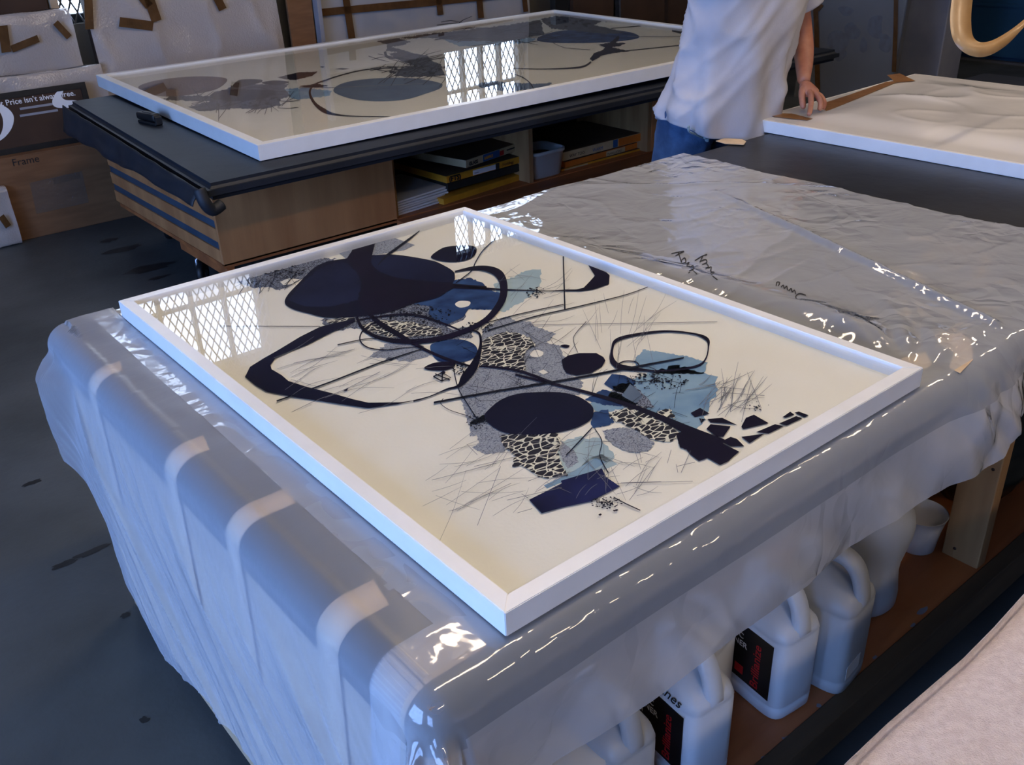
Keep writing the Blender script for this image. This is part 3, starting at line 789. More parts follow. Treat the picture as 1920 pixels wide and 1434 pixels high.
A.stroke(R_, 'plum_ink', 6, T2, [(1340, 1000, 10), (1400, 970, 8), (1480, 975, 8), (1500, 1010, 8), (1430, 1030, 10)])
A.stroke(R_, 'plum_ink', 6, T2, [(1480, 1010, 4), (1570, 1010, 4), (1630, 1040, 4), (1630, 1080, 4), (1560, 1110, 4), (1470, 1110, 4), (1440, 1070, 3)])
Ln = 'ink_line'
A.stroke(Ln, 'dark_line', 7, T1, [(1238, 104, 4), (1180, 150, 12), (1040, 252, 14), (985, 312, 4)], 1)
A.stroke(Ln, 'dark_line', 7, T1, [(1455, 415, 5), (1545, 348, 6), (1575, 290, 6), (1620, 220, 6), (1725, 122, 5)])
A.stroke(Ln, 'dark_line', 7, T2, [(967, 228, 8), (978, 605, 10)], 1)
A.stroke(Ln, 'dark_line', 7, T2, [(1565, 445, 5), (1380, 508, 6), (1000, 600, 8), (760, 655, 8), (430, 752, 8)])
A.stroke(Ln, 'dark_line', 7, T2, [(970, 567, 6), (640, 640, 7), (400, 705, 6)])
A.stroke(Ln, 'pencil_line', 7, ID, [(995, 609, 1), (1345, 603, 1)], 1)
A.stroke(Ln, 'dark_line', 7, ID, [(412, 611, 1), (600, 611.5, 1)], 1)
A.stroke(Ln, 'dark_line', 7, T2, [(50, 1263, 14), (500, 1180, 14), (880, 1120, 15), (1160, 1070, 15), (1420, 1020, 15), (1820, 945, 10)], 2)
A.stroke(Ln, 'dark_line', 7, T1, [(380, 1125, 8), (700, 1012, 8), (1000, 895, 8), (1260, 810, 5)], 2)
A.stroke(Ln, 'dark_line', 7, T1, [(745, 788, 6), (900, 755, 5), (1000, 750, 5)])
A.stroke(Ln, 'pencil_line', 7, T1, [(470, 1192, 3), (620, 1120, 3), (780, 1060, 3), (1000, 950, 3)])
A.stroke(Ln, 'dark_line', 7, T1, [(1440, 925, 5), (1470, 1050, 6), (1530, 1150, 6), (1600, 1260, 6)])
A.stroke(Ln, 'dark_line', 7, T1, [(1380, 1110, 4), (1365, 1140, 4), (1420, 1180, 4), (1530, 1215, 4)])
A.stroke(Ln, 'dark_line', 7, T2, [(1070, 910, 4), (1040, 830, 4), (1050, 780, 4), (1130, 688, 4)])
A.stroke(Ln, 'dark_line', 7, T3, [(785, 255, 5), (720, 325, 6), (660, 388, 5)])
A.stroke(Ln, 'dark_line', 7, T3, [(795, 260, 4), (830, 320, 4), (820, 390, 4), (860, 470, 5)])
A.stroke(Ln, 'dark_line', 7, T3, [(885, 585, 4), (940, 615, 5), (1012, 648, 5)])
for q in ([(1320, 978), (1370, 1005), (1425, 985), (1375, 955), (1320, 978)], [(1375, 955), (1372, 1008)], [(1330, 962), (1420, 1000)]):
    A.stroke(Ln, 'dark_line', 7, T1, [p + (7,) for p in q], 1)
A.poly(D_, 'plum_ink', 6, T1, [(1362, 955), (1380, 942), (1395, 952), (1380, 965)])
A.poly(D_, 'plum_ink', 6, T1, [(780, 1062), (812, 1045), (800, 1066)])
A.poly('line_field', 'dense_print', 2, T1, [(1030, 875), (1062, 855), (1100, 868), (1065, 886)])
for q in ([(1140, 425), (1158, 362)], [(1190, 470), (1182, 430)], [(1205, 470), (1250, 365)], [(1185, 440), (1270, 420)], [(1375, 185), (1440, 70)], [(1385, 175), (1450, 60)], [(1400, 90), (1600, 105)],
          [(1330, 60), (1510, 75)], [(1290, 150), (1390, 40)], [(900, 520), (1260, 510)], [(920, 518), (1110, 512)], [(960, 600), (1080, 440)], [(480, 510), (560, 480)], [(450, 570), (480, 590)], [(500, 640), (430, 660)],
          [(190, 335), (240, 385)], [(225, 440), (420, 395)], [(25, 505), (330, 425)], [(120, 650), (400, 520)], [(240, 720), (350, 440)], [(380, 600), (640, 540)]):
    A.stroke('pencil_mark', 'pencil_line', 7, T3, [p + (2.2,) for p in q], 1)
random.seed(21)
A.scribble('pencil_mark', 'pencil_line', 7, T3, 46, (560, 1100, 300, 560), 25, 40, 60, 260, 1.6)
A.scribble('pencil_mark', 'pencil_line', 7, T3, 26, (40, 480, 300, 640), 25, 25, 120, 380, 1.3)
A.scribble('pencil_mark', 'pencil_line', 7, T3, 30, (1280, 1560, 20, 170), 50, 28, 60, 220, 2.0)
A.scribble('pencil_mark', 'pencil_line', 7, T2, 26, (1150, 1700, 540, 950), 70, 22, 100, 340, 1.8)
A.scribble('pencil_mark', 'pencil_line', 7, T1, 26, (480, 1400, 770, 1120), 20, 16, 150, 420, 1.8)
A.scribble('pencil_mark', 'dark_line', 7, T1, 34, (150, 480, 330, 450), 30, 40, 40, 120, 2.2)
A.scribble('pencil_mark', 'dark_line', 7, T2, 60, (250, 1050, 680, 1250), 20, 45, 60, 220, 2.2)
A.scribble('pencil_mark', 'dark_line', 7, T2, 30, (1100, 1800, 1020, 1420), 30, 45, 60, 220, 2.4)
A.scribble('pencil_mark', 'pencil_line', 7, T2, 16, (560, 1000, 350, 680), 25, 20, 120, 300, 1.8)
A.specks('ink_speck', 'dark_line', 7, T1, 70, 420, 340, 130, 45, 3, 10)
A.specks('ink_speck', 'dark_line', 7, T1, 150, 1220, 600, 230, 60, 2, 9)
A.specks('ink_speck', 'dark_line', 7, T2, 60, 770, 480, 70, 40, 2, 9)
A.specks('ink_speck', 'dark_line', 7, T2, 130, 1620, 1110, 230, 60, 3, 11)
A.specks('ink_speck', 'dark_line', 7, T3, 90, 850, 610, 75, 28, 2, 6)
A.specks('ink_speck', 'plum_ink', 7, T3, 10, 860, 640, 60, 40, 5, 9)
A.specks('ink_speck', 'dark_line', 7, T2, 70, 360, 730, 110, 40, 3, 9)
A.specks('ink_speck', 'dark_line', 7, T3, 22, 1560, 155, 70, 22, 2, 5)
A.specks('ink_speck', 'dark_line', 7, T1, 60, 1480, 930, 50, 40, 2, 8)
A.specks('ink_speck', 'dark_line', 7, T3, 60, 240, 230, 50, 40, 2, 6)
A.flush()

B = Ink(M2, -.03, sheet2)
B.poly('brown_shape', 'brown_grey', 1, TB1, [(300, 485), (400, 452), (560, 432), (700, 430), (790, 440), (790, 465), (740, 500), (640, 525), (500, 542), (400, 538), (330, 515)], True)
B.poly('smoke_shape', 'smoke_ink', 1, TB1, [(800, 500), (830, 480), (1150, 470), (1120, 500), (1160, 540), (1090, 560), (1100, 590), (1000, 615), (850, 610), (650, 625), (570, 600), (700, 570), (430, 560), (480, 540), (700, 540), (720, 520)], rag=2.2)
B.poly('dark_shape', 'navy_ink', 2, TB1, [(830, 480), (860, 452), (900, 445), (985, 447), (990, 462), (920, 480), (850, 492)], True)
B.poly('dark_shape', 'navy_ink', 2, TB1, [(990, 465), (1060, 452), (1140, 458), (1130, 470), (1060, 480)], True)
B.poly('dark_shape', 'navy_ink', 2, TB1, [(700, 535), (780, 505), (880, 500), (1060, 510), (1080, 530), (980, 560), (820, 570), (730, 560)], rag=2)
B.poly('dark_shape', 'plum_ink', 2, TB1, [(1080, 435), (1200, 405), (1310, 403), (1280, 425), (1180, 450), (1120, 445)], rag=1)
B.poly('dark_shape', 'plum_ink', 2, TB1, [(1200, 485), (1300, 470), (1370, 482), (1290, 495)], rag=1)
B.poly('dark_shape', 'plum_ink', 2, TB1, [(1405, 388), (1440, 382), (1488, 386), (1450, 392)])
B.poly('dark_shape', 'plum_ink', 2, TB1, [(1318, 377), (1330, 372), (1348, 375), (1335, 381)])
B.poly('dusty_shape', 'dusty_blue_ink', 1, TB1, [(1395, 510), (1420, 480), (1500, 455), (1640, 440), (1800, 437), (1920, 450), (1990, 465), (2010, 478), (1990, 500), (1920, 525), (1800, 560), (1650, 570), (1520, 560), (1430, 535)], True)
B.poly('pale_wash', 'pale_blue_ink', 0, TB1, [(1100, 500), (1250, 495), (1390, 510), (1370, 540), (1200, 560), (1120, 540)], rag=2)
B.poly('smoke_shape', 'smoke_ink', 1, TB1, [(1640, 232), (1750, 212), (1835, 235), (1790, 252), (1720, 265), (1830, 290), (1800, 300), (1690, 285), (1700, 250)], rag=1.5)
B.poly('smoke_shape', 'smoke_ink', 1, TB3, [(80, 300), (180, 290), (300, 310), (330, 340), (380, 360), (400, 420), (300, 430), (200, 435), (120, 425), (140, 390), (240, 370), (160, 345)], rag=2)
B.poly('smoke_shape', 'smoke_ink', 1, TB3, [(130, 215), (300, 190), (420, 180), (760, 140), (940, 110), (960, 190), (760, 235), (520, 230), (380, 215)], rag=2)
B.poly('pale_wash', 'pale_blue_ink', 0, TB3, [(380, 215), (500, 190), (760, 200), (930, 215), (880, 240), (700, 250), (480, 260)], rag=2)
B.poly('smoke_shape', 'smoke_ink', 2, TB3, [(940, 105), (1020, 90), (1200, 95), (1290, 120), (1240, 140), (1330, 160), (1420, 185), (1300, 190), (1100, 170), (1000, 160), (960, 130)], rag=1.5)
B.poly('blue_shape', 'mid_blue_ink', 1, TB3, [(920, 225), (960, 195), (1080, 170), (1300, 165), (1440, 180), (1495, 203), (1470, 220), (1350, 235), (1180, 242), (1000, 240)], True)
B.poly('dark_shape', 'plum_ink', 3, TB3, [(1218, 330), (1240, 300), (1290, 280), (1330, 240), (1380, 198), (1385, 215), (1345, 265), (1440, 288), (1340, 300), (1290, 310), (1230, 345)], rag=1)
B.poly('dark_shape', 'navy_ink', 2, TB3, [(1265, 250), (1330, 240), (1420, 242), (1380, 262), (1300, 265)], rag=1)
B.poly('dusty_shape', 'dusty_blue_ink', 1, TB3, [(560, 470), (680, 455), (780, 465), (900, 470), (1005, 465), (980, 490), (880, 500), (780, 515), (640, 505)], rag=2)
B.stroke('ink_ring', 'plum_ink', 3, TB1, [(1840, 372, 4), (1700, 382, 4), (1560, 394, 6), (1440, 422, 7), (1360, 448, 8), (1290, 475, 8), (1262, 520, 12), (1290, 580, 16), (1340, 620, 24), (1400, 642, 12), (1520, 653, 5), (1790, 657, 3)])
B.stroke('ink_ring', 'plum_ink', 3, TB3, [(755, 382, 5), (950, 388, 5), (1160, 378, 10), (1225, 348, 10)])
B.stroke('ink_ring', 'plum_ink', 3, TB3, [(755, 408, 4), (830, 430, 5), (880, 465, 6), (903, 503, 5)])
B.stroke('ink_ring', 'plum_ink', 3, TB3, [(65, 290, 14), (80, 320, 14), (140, 330, 4), (260, 345, 3)])
B.stroke('ink_line', 'dark_line', 3, TB3, [(1335, 160, 4), (1505, 145, 5)], 1)
B.stroke('ink_line', 'pencil_line', 3, TB3, [(1430, 205, 3), (1750, 205, 3)], 1)
B.stroke('ink_line', 'dark_line', 3, TB3, [(1340, 292, 4), (1500, 278, 5), (1780, 248, 5)], 1)
B.stroke('ink_line', 'dark_line', 3, TB3, [(1680, 172, 10), (1740, 185, 12), (1830, 200, 6)])
B.stroke('ink_line', 'pencil_line', 3, TB3, [(1010, 240, 4), (1080, 268, 3), (1220, 280, 3)])
B.stroke('ink_line', 'pencil_line', 3, TB1, [(1200, 492, 3), (1400, 492, 3), (1900, 470, 3)], 1)
random.seed(5)
B.scribble('pencil_mark', 'dark_line', 3, TB1, 34, (640, 1150, 500, 620), 20, 30, 40, 180, 3)
B.scribble('pencil_mark', 'dark_line', 3, TB3, 40, (20, 420, 310, 440), 15, 25, 60, 200, 3)
B.scribble('pencil_mark', 'dark_line', 3, TB3, 26, (380, 1000, 120, 260), 10, 15, 80, 260, 3)
B.specks('ink_speck', 'dark_line', 3, TB1, 26, 900, 560, 230, 50, 5, 16)
B.specks('ink_speck', 'dark_line', 3, TB3, 24, 240, 390, 160, 45, 5, 14)
B.specks('ink_speck', 'dark_line', 3, TB3, 20, 1150, 130, 180, 30, 5, 14)
B.flush()
# ---------------------------------------------------------------- polythene over the near table
ZF = TT + .0028
RE = .050
XS, YS = XL + .046, YF + .046           # where the curve over the edge starts
ARC = RE * PI / 2
def prof(d, flare):
    if d < ARC:
        a = d / RE; return RE * math.sin(a), RE * (1 - math.cos(a))
    e = d - ARC; return RE + flare * e, RE + e * math.sqrt(max(0.0, 1 - flare * flare))
def ridge(x, y, s):
    return 1 - min(1.0, abs(ns(x, y, s)) * 3.2)
def tri(x):
    return abs((x % 1.0) - .5) * 2
def crumple(u, v):
    """flat facets between straight creases"""
    a = .3 * ns(u * 1.3, v * 1.3, 4); m_ = sst(-.1, .3, ns(u * 2, v * 2, 11))
    return .55 * tri(u * 1.55 + v * 2.4 + a) + .3 * tri(u * 3.3 - v * 3.6 + a * 2) + (.09 * tri(u * 7.1 + v * 5.2 + a * 3) + .05 * tri(u * 11 - v * 14 + a * 5)) * m_
def top_h(x, y):
    """height of the polythene above the covering on the flat top"""
    dx = max(-x, x - PW, 0); dy = max(-y, y - PL, 0); dist = math.hypot(dx, dy)
    amp = sst(.004, .09, dist)
    h = .004 * max(0, ns(x * 2.1, y * 3.0, 1.3) + .25) + .0045 * ridge(x * 1.7 + y * .9, y * 1.6 - x * .5, 3.7) ** 8
    h += .0022 * ridge(x * 3.3 - y * 1.2, y * 4.5, 8.1) ** 6 + .0006 * ns(x * 14, y * 17, 2) + .0028 * ridge(x * 2.6 + y, y * 10, 5.5) ** 4 * sst(.1, .5, ns(x * 1.3, y * 1.7, 9) + .3) + .002 * ridge(x * 9, y * 13 + x * 4, 7.5) ** 4 * sst(.6, 1.0, x / 2.0 + .25 * ns(x * 3, y * 3))
    # long soft roll beside the picture and a sharp fold crossing towards the corner
    c = 1.085 + .05 * sst(1.3, .2, y) + .015 * math.sin(y * 5)
    h += .015 * math.exp(-((x - c) / .055) ** 2) * sst(-.05, .25, y) * sst(1.25, .8, y)
    c2 = 1.42 + .34 * (y - .2)
    h += .013 * math.exp(-((x - c2) / .012) ** 2) * sst(-.1, .1, y) * sst(1.15, .7, y)
    for (px, py, sg) in ((1.25, -.02, .10), (1.33, .05, .12)):
        a = math.atan2(y - py + .02, x - 1.02); r = math.hypot(x - 1.02, y + .0)
        h += .010 * max(0, math.sin(a * 11 + px)) * math.exp(-((r - .22) / sg) ** 2)
    return max(0.0, h) * amp
def sheet_b(a, b):
    dl = max(0.0, XS - a); df = max(0.0, YS - b)
    if dl <= 0 and df <= 0:
        # fade wrinkles into the edge
        k = min(sst(0, .05, a - XS), sst(0, .05, b - YS))
        return Vector((a, b, ZF + top_h(a, b) * k))
    if dl > 0 and df > 0:
        ph = math.atan2(df, dl); rho = math.hypot(dl, df)
        mid = math.sin(2 * ph)
        fl = .05 + .34 * max(0, 1 - abs(ph - .40) / .30) + .66 * max(0, 1 - abs(ph - 1.10) / .42) + .10 * ridge(ph * 4, rho * 6, 2) ** 3 * mid
        o, dn = prof(rho, max(0.02, min(.9, fl)))
        o += .03 * crumple(ph * .5, rho * 2.0) * sst(.05, .16, rho) * mid
        return Vector((XS - o * math.cos(ph), YS - o * math.sin(ph), ZF - dn))
    if df > 0:
        bil = .17 + .08 * sst(.75, 1.25, a) + .03 * ns(a * 2.2, 7.7)
        o, dn = prof(df, max(.0, bil))
        k = sst(.05, .2, df)
        o += k * .024 * crumple(a, df)
        o += .035 * math.exp(-((a - 1.17) / .13) ** 2) * sst(.0, .14, df) * (.6 + .8 * crumple(a * 3 + 1, df * 2))
        # round groove between the picture and the edge
        return Vector((a, YS - o, ZF - dn))
    o, dn = prof(dl, .05)
    o += .01 * sst(.06, .2, dl) * ns(b * 9, dl * 6, 4)
    return Vector((XS - o, b, ZF - dn))
A0, A1 = XS - .34, 2.0
nA, nB = 330, 251
def fb(s, t):
    a = A0 + (A1 - A0) * s
    b0 = YS - .208 + .05 * sst(1.12, 1.3, a) - .004 * ns(a * 5, 4) - .0015 * ns(a * 30, 1)
    b1 = 1.462 + .012 * ns(a * 4, 9)
    if a < XS: b0 = YS - .26 + .05 * (XS - a)
    bm_ = YS - ARC - .012
    b = b0 + (bm_ - b0) * t / .16 if t < .16 else bm_ + (b1 - bm_) * (t - .16) / .84
    if s > .9: a += sst(.9, 1, s) * (.02 * ns(b * 5, 2.2) + .006 * ns(b * 30, 5))
    return sheet_b(a, b)
def kb(s, t):
    a = A0 + (A1 - A0) * s; bm_ = YS - ARC - .012
    b = bm_ - .1 if t < .16 else bm_ + (1.462 - bm_) * (t - .16) / .84
    return not (a < -.055 + .006 * ns(b * 8) and b > .085)
film = grid('polythene_sheet', nA, nB, fb, 'polythene', None, kb)
film.data.materials.append(MATS['polythene_lit'])
for p_ in film.data.polygons:                     # hanging front gets the milkier film, its lit look painted in
    if p_.center.z < ZF - RE - .0118 and p_.center.x > XS: p_.material_index = 1
tag(film, 'clear grey polythene sheet spread under the near print and hanging over the table front', 'sheet')
# handwriting on the polythene, upside down from here
def write_on(name, T, strokes, wpx=2.0):
    vs, fs = [], []
    for st in strokes:
        q = catmull([T(*p) for p in st], 5) if len(st) > 2 else [T(*p) for p in st]
        for i, p in enumerate(q):
            a = q[max(0, i - 1)]; b = q[min(len(q) - 1, i + 1)]; dx, dy = b[0] - a[0], b[1] - a[1]; d = math.hypot(dx, dy) or 1
            for s in (1, -1):
                u, v = p[0] - s * dy / d * wpx / 2, p[1] + s * dx / d * wpx / 2
                w_ = onz(u, v, .80)
                for _ in range(4):
                    w_ = onz(u, v, ZF + top_h(w_.x, w_.y) + .0012)
                vs.append(w_)
            k = len(vs)
            if i: fs.append((k - 4, k - 3, k - 1, k - 2))
    return mk(name, vs, fs, 'black_ink', film)
hw = write_on('handwriting', T8, [[(675, 405), (700, 400), (720, 397), (695, 410), (690, 414)], [(700, 402), (706, 420), (712, 436)], [(712, 428), (722, 420), (726, 434), (714, 440)], [(728, 440), (738, 436), (730, 448), (742, 450)],
     [(742, 452), (752, 448), (754, 458), (738, 466)], [(735, 474), (765, 460)], [(746, 458), (766, 478)],
     [(758, 430), (780, 416), (800, 408), (796, 412)], [(786, 414), (776, 436)], [(780, 432), (796, 426), (800, 436), (784, 444)], [(800, 440), (806, 452), (796, 456)], [(806, 456), (816, 452), (814, 466)], [(814, 470), (826, 470), (816, 480)], [(820, 484), (838, 498)],
     [(1045, 520), (1048, 506), (1058, 508), (1052, 520)], [(1062, 524), (1070, 516), (1074, 528), (1082, 520), (1086, 534)], [(1090, 536), (1098, 528), (1102, 540), (1110, 534), (1114, 548)], [(1150, 552), (1128, 546), (1114, 556), (1118, 564)]], 1.9)
tag(hw, kind='stuff')

# loose side sheet hanging over the left edge
HEM = [(-.02, .25), (.2, .24), (.5, .245), (.69, .245), (.96, .20), (1.15, .27), (1.2, .41), (1.37, .50), (1.42, .68), (1.47, .72)]
def hem(y):
    for (a, za), (b, zb) in zip(HEM, HEM[1:]):
        if y <= b: return za + (zb - za) * max(0, (y - a)) / (b - a)
    return HEM[-1][1]
TOPW = .15
def fa(s, t):
    y = .015 + 1.45 * s
    L_ = TOPW + ARC + (ZF - RE - hem(y) - .004 * ns(y * 12, 3))
    d = L_ * t
    far = sst(1.30, 1.465, y)
    if d < TOPW:
        x = XS + TOPW - d
        return Vector((x, y, ZF - .0014 + .0016 * (1 + ns(x * 20, y * 14)) * sst(0, .05, TOPW - d) * (x < -.01) + far * .01 * (x < 0)))
    o, dn = prof(d - TOPW, .04)
    e = max(0, d - TOPW - ARC)
    k = sst(0, .18, e)
    o += k * (.018 * (1 + ns(y * 2.4 + e * 2.2, e * .8, 1)) + .012 * ridge(y * 2.2 + e * 3.0, e * .5 + 2, 4) ** 5 + .004 * ridge(y * 6 + e * 7, e * 1.2, 8) ** 3 + .0018 * ridge(y * 24 + e * 27, e * 2, 6) ** 2)
    o += far * (.055 * sst(0, .06, e))
    return Vector((XS - o, y + .012 * k * ns(y * 5, e * 3, 6) + far * .01, ZF - dn))
fs_ = grid('side_sheet', 260, 110, fa, 'polythene_side', None)
tag(fs_, 'milky blue polythene sheet hanging down the left side of the near table', 'sheet')

# masking tape strips under the side sheet
def tape(y, xr, wd, zend, label, slant=0.0):
    n = 40; L_ = (xr - XS) + ARC + (TT - RE - zend)
    vs = []; fs = []
    for i in range(n):
        d = L_ * i / (n - 1)
        if d < xr - XS: p = (xr - d, TT + .0006)
        else:
            o, dn = prof(d - (xr - XS), 0.0); p = (XS - o + .0008, TT + .0006 - dn)
        sl = slant * max(0, d - (xr - XS)) 
        for s in (-1, 1):
            vs.append((p[0] + (.006 * s if i == 0 else 0), y + s * wd / 2 + sl, p[1]))
        if i: fs.append((2 * i - 2, 2 * i - 1, 2 * i + 1, 2 * i))
    o = mk('masking_tape', vs, fs, 'masking_tape', None, True)
    md = o.modifiers.new('thickness', 'SOLIDIFY'); md.thickness = .0004
    tag(o, label, 'tape', 'tape strips over the left table edge')
tape(1.16, -.09, .05, .45, 'beige tape strip over the left table edge, farthest from the camera', .1)
tape(.74, -.085, .055, .42, 'beige tape strip over the left table edge, second from the far end', .1)
tape(.487, -.05, .05, .42, 'beige tape strip over the left table edge, third from the far end', .1)
tape(.188, -.07, .06, .42, 'beige tape strip over the left table edge, nearest one wholly in view', .1)
tape(.045, -.02, .075, .36, 'wide beige tape under the polythene at the near table corner', 0)
# ---------------------------------------------------------------- jugs on the lower shelf
def rrect(hx, hy, p=4.0, n=32):
    out = []
    for i in range(n):
        a = 2 * PI * i / n; c, s = math.cos(a), math.sin(a)
        out.append((hx * math.copysign(abs(c) ** (2 / p), c), hy * math.copysign(abs(s) ** (2 / p), s)))
    return out
def loft(name, secs, mat, parent, M, n=32):
    vs = []; fs = []
    for (z, hx, hy, yc, p) in secs:
        for x, y in rrect(hx, hy, p, n): vs.append(M @ Vector((x, y + yc, z)))
    for i in range(len(secs) - 1):
        for j in range(n):
            k = (j + 1) % n; fs.append((i * n + j, i * n + k, (i + 1) * n + k, (i + 1) * n + j))
    fs.append(tuple(range(n - 1, -1, -1))); fs.append(tuple((len(secs) - 1) * n + j for j in range(n)))
    return mk(name, vs, fs, mat, parent, True)
def jug(corner, rot, label, mat, brand=False, hx=.0575, hy=.09, h=1.0, script=None, band=False, group='plastic jugs on the lower shelf'):
    """corner: the near front-left base corner on the shelf"""
    Rm = Matrix.Rotation(rot, 4, 'Z')
    o = Vector((corner[0], corner[1], SH)) + Rm @ Vector((hx - .006, hy - .006, 0))
    M = Matrix.Translation(o) @ Rm
    e = empty('plastic_jug', o, label, 'jug', group)
    q = 5.5
    s = [(.0, .90 * hx, .92 * hy, 0, q), (.005, .985 * hx, .99 * hy, 0, q), (.028, hx, hy, 0, q), (.031, .965 * hx, .975 * hy, 0, q), (.035, hx, hy, 0, q),
         (.19, hx, hy, 0, q), (.193, .97 * hx, .98 * hy, 0, q), (.197, hx, hy, 0, q), (.212, .96 * hx, .97 * hy, 0, 4.5), (.226, .82 * hx, .84 * hy, .004, 3.6),
         (.238, .62 * hx, .66 * hy, .014, 3), (.250, .48 * hx, .48 * hy, .028, 2.4), (.262, .38 * hx, .25 * hy, .045, 2), (.285, .36 * hx, .22 * hy, .047, 2)]
    loft('body', [(z * h, a, b, c, p) for z, a, b, c, p in s], mat, e, M)
    # grip: a plate with a rounded opening, flush with the front of the jug
    n = 36; oc = catmull([(-.97, .198), (-.95, .232), (-.76, .276), (-.45, .297), (-.02, .300), (.36, .288), (.50, .262), (.40, .232), (-.1, .214), (-.6, .205)], 1, True)
    ic = [(-.70, .216), (-.68, .240), (-.56, .262), (-.36, .275), (-.12, .276), (.08, .266), (.14, .250), (.02, .234), (-.22, .222), (-.5, .214)]
    oc = catmull(oc, 4, True); ic = catmull(ic, 4, True); m_ = len(oc)
    bm = bmesh.new(); th = .34 * hx
    prf = [(0.72, .06), (1.0, .4), (1.0, .6), (0.72, .94)]
    rings = []
    for x_, bl in ((-.72, 0.0), (-1.0, .35), (-1.0, .65), (-.72, 1.0), (.72, 1.0), (1.0, .65), (1.0, .35), (.72, 0.0)):
        rings.append([bm.verts.new(M @ Vector((x_ * th, hy * (oc[i][0] + (ic[i][0] - oc[i][0]) * bl), h * (oc[i][1] + (ic[i][1] - oc[i][1]) * bl)))) for i in range(m_)])
    for r in range(8):
        for i in range(m_):
            j = (i + 1) % m_; q2 = (r + 1) % 8
            bm.faces.new((rings[r][i], rings[r][j], rings[q2][j], rings[q2][i]))
    mkbm('handle', bm, mat, e, True)
    cp = lathe('cap', [(.02, 0), (.022, .002), (.022, .018), (.019, .021)], 'white_plastic', e, (0, 0, 0), 24)
    cp.data.transform(M @ Matrix.Translation((0, .047, .283 * h)))
    if brand:
        x = -hx - .0006
        lb = box('label', x, x + .0008, -.068, .078, .048, .185, 'black_label', e, M=M)
        tag(lb, 'black label with red and white lettering')
        textmesh('lettering', 'Brillianize', .0285, 'red_print', M @ frameM((x - .0005, -.040, .053), (0, 0, 1), (0, 1, 0)), lb, ext=.0002, bold=.0001)
        for i, (tx, sz, zz) in enumerate((('PLASTIC', .019, .150), ('CLEANER', .019, .131), ('& POLISH', .010, .114), ('with anti-static', .007, .102))):
            textmesh('lettering', tx, sz, 'white_print', M @ frameM((x - .0005, -.029 + .105, zz), (0, -1, 0), (0, 0, 1)), lb, ext=.0002, bold=.0001)
        box('seal', x - .0006, x, .0, .022, .062, .082, 'red_print', lb, M=M)
    if script:
        t_ = textmesh('handwriting', script, .030, 'black_ink', M @ frameM((-hx - .0008, .004, .1985), (0, -1, 0), (.10, 0, 1)), e, shear=.4, ext=.0002)
    if band:
        b_ = box('paper_label', -.7 * hx, .2 * hx, -hy - .0006, -hy, .04, .075, 'white_print', e, M=M)
    return e
C2 = onz(1450, 1355, SH); C3 = onz(1568, 1308, SH)
C1 = C2 + (onz(1276, 1358, SH + .185) - onz(1447, 1224, SH + .185))
jug(C2, -.12, 'white plastic jug with black label and red lettering, middle of the shelf', 'white_plastic', True)
jug(C1, -.10, 'white plastic jug with black label and handwriting on its shoulder, nearest on the shelf', 'white_plastic', True, script='Janes')
jug(C3, .12, 'frosted empty plastic jug with a big handle loop beside the round bottle', 'frosted_plastic', False, .064, .085, 1.03, band=True)
cb = (C1 + C2) / 2 + Vector((.02, .075, 0))
jug(cb, .25, 'plain white plastic jug standing between the two black-labelled jugs', 'white_plastic', False, .055, .08, .95)
C0 = C1 + Vector((-.175, .02, 0))
j0 = jug(C0, -.05, 'pinkish white plastic jug with a red label under the polythene corner', 'frosted_plastic', False)
bx_ = Matrix.Translation(C0) @ Matrix.Rotation(-.05, 4, 'Z')
box('label', -.008, -.0065, .02, .15, .06, .17, 'red_print', j0, M=bx_)
# round bottle
p = onz(1655, 1163, SH) + Vector((.028, .085, 0))
rb = empty('round_bottle', p, 'big round frosted plastic bottle with a pinched waist at the shelf end', 'bottle')
lathe('body', [(.06, 0), (.078, .004), (.084, .015), (.085, .04), (.081, .07), (.078, .10), (.079, .125), (.086, .16), (.093, .195), (.095, .22), (.09, .245), (.076, .265), (.055, .28), (.048, .29), (.048, .305)], 'frosted_plastic', rb, p, 36)
lathe('lid', [(.05, .30), (.053, .302), (.053, .325), (.048, .329)], 'white_plastic', rb, p, 32)
# cup
p = onz(1762, 1042, SH) + Vector((-.005, .06, 0))
cup = lathe('plastic_cup', [(.040, 0), (.043, .003), (.050, .06), (.053, .075), (.058, .10), (.060, .101), (.058, .101), (.050, .075), (.042, .008), (.01, .006)], 'frosted_tub', None, p, 32)
tag(cup, 'small clear plastic deli cup behind the round bottle by the post', 'cup')
# white pail under the corner of the polythene
p = ony(1035, 1415, .10)
pl = empty('plastic_pail', (p.x, .10, SH), 'white plastic pail half hidden below the polythene corner', 'pail')
hp = max(.2, p.z - SH)
lathe('body', [(.075, 0), (.08, .005), (.088, hp - .02), (.09, hp - .018)], 'white_plastic', pl, (p.x, .10, SH), 32)
lathe('lid', [(.093, hp - .018), (.095, hp - .01), (.09, hp), (.03, hp + .002)], 'white_plastic', pl, (p.x, .10, SH), 32)

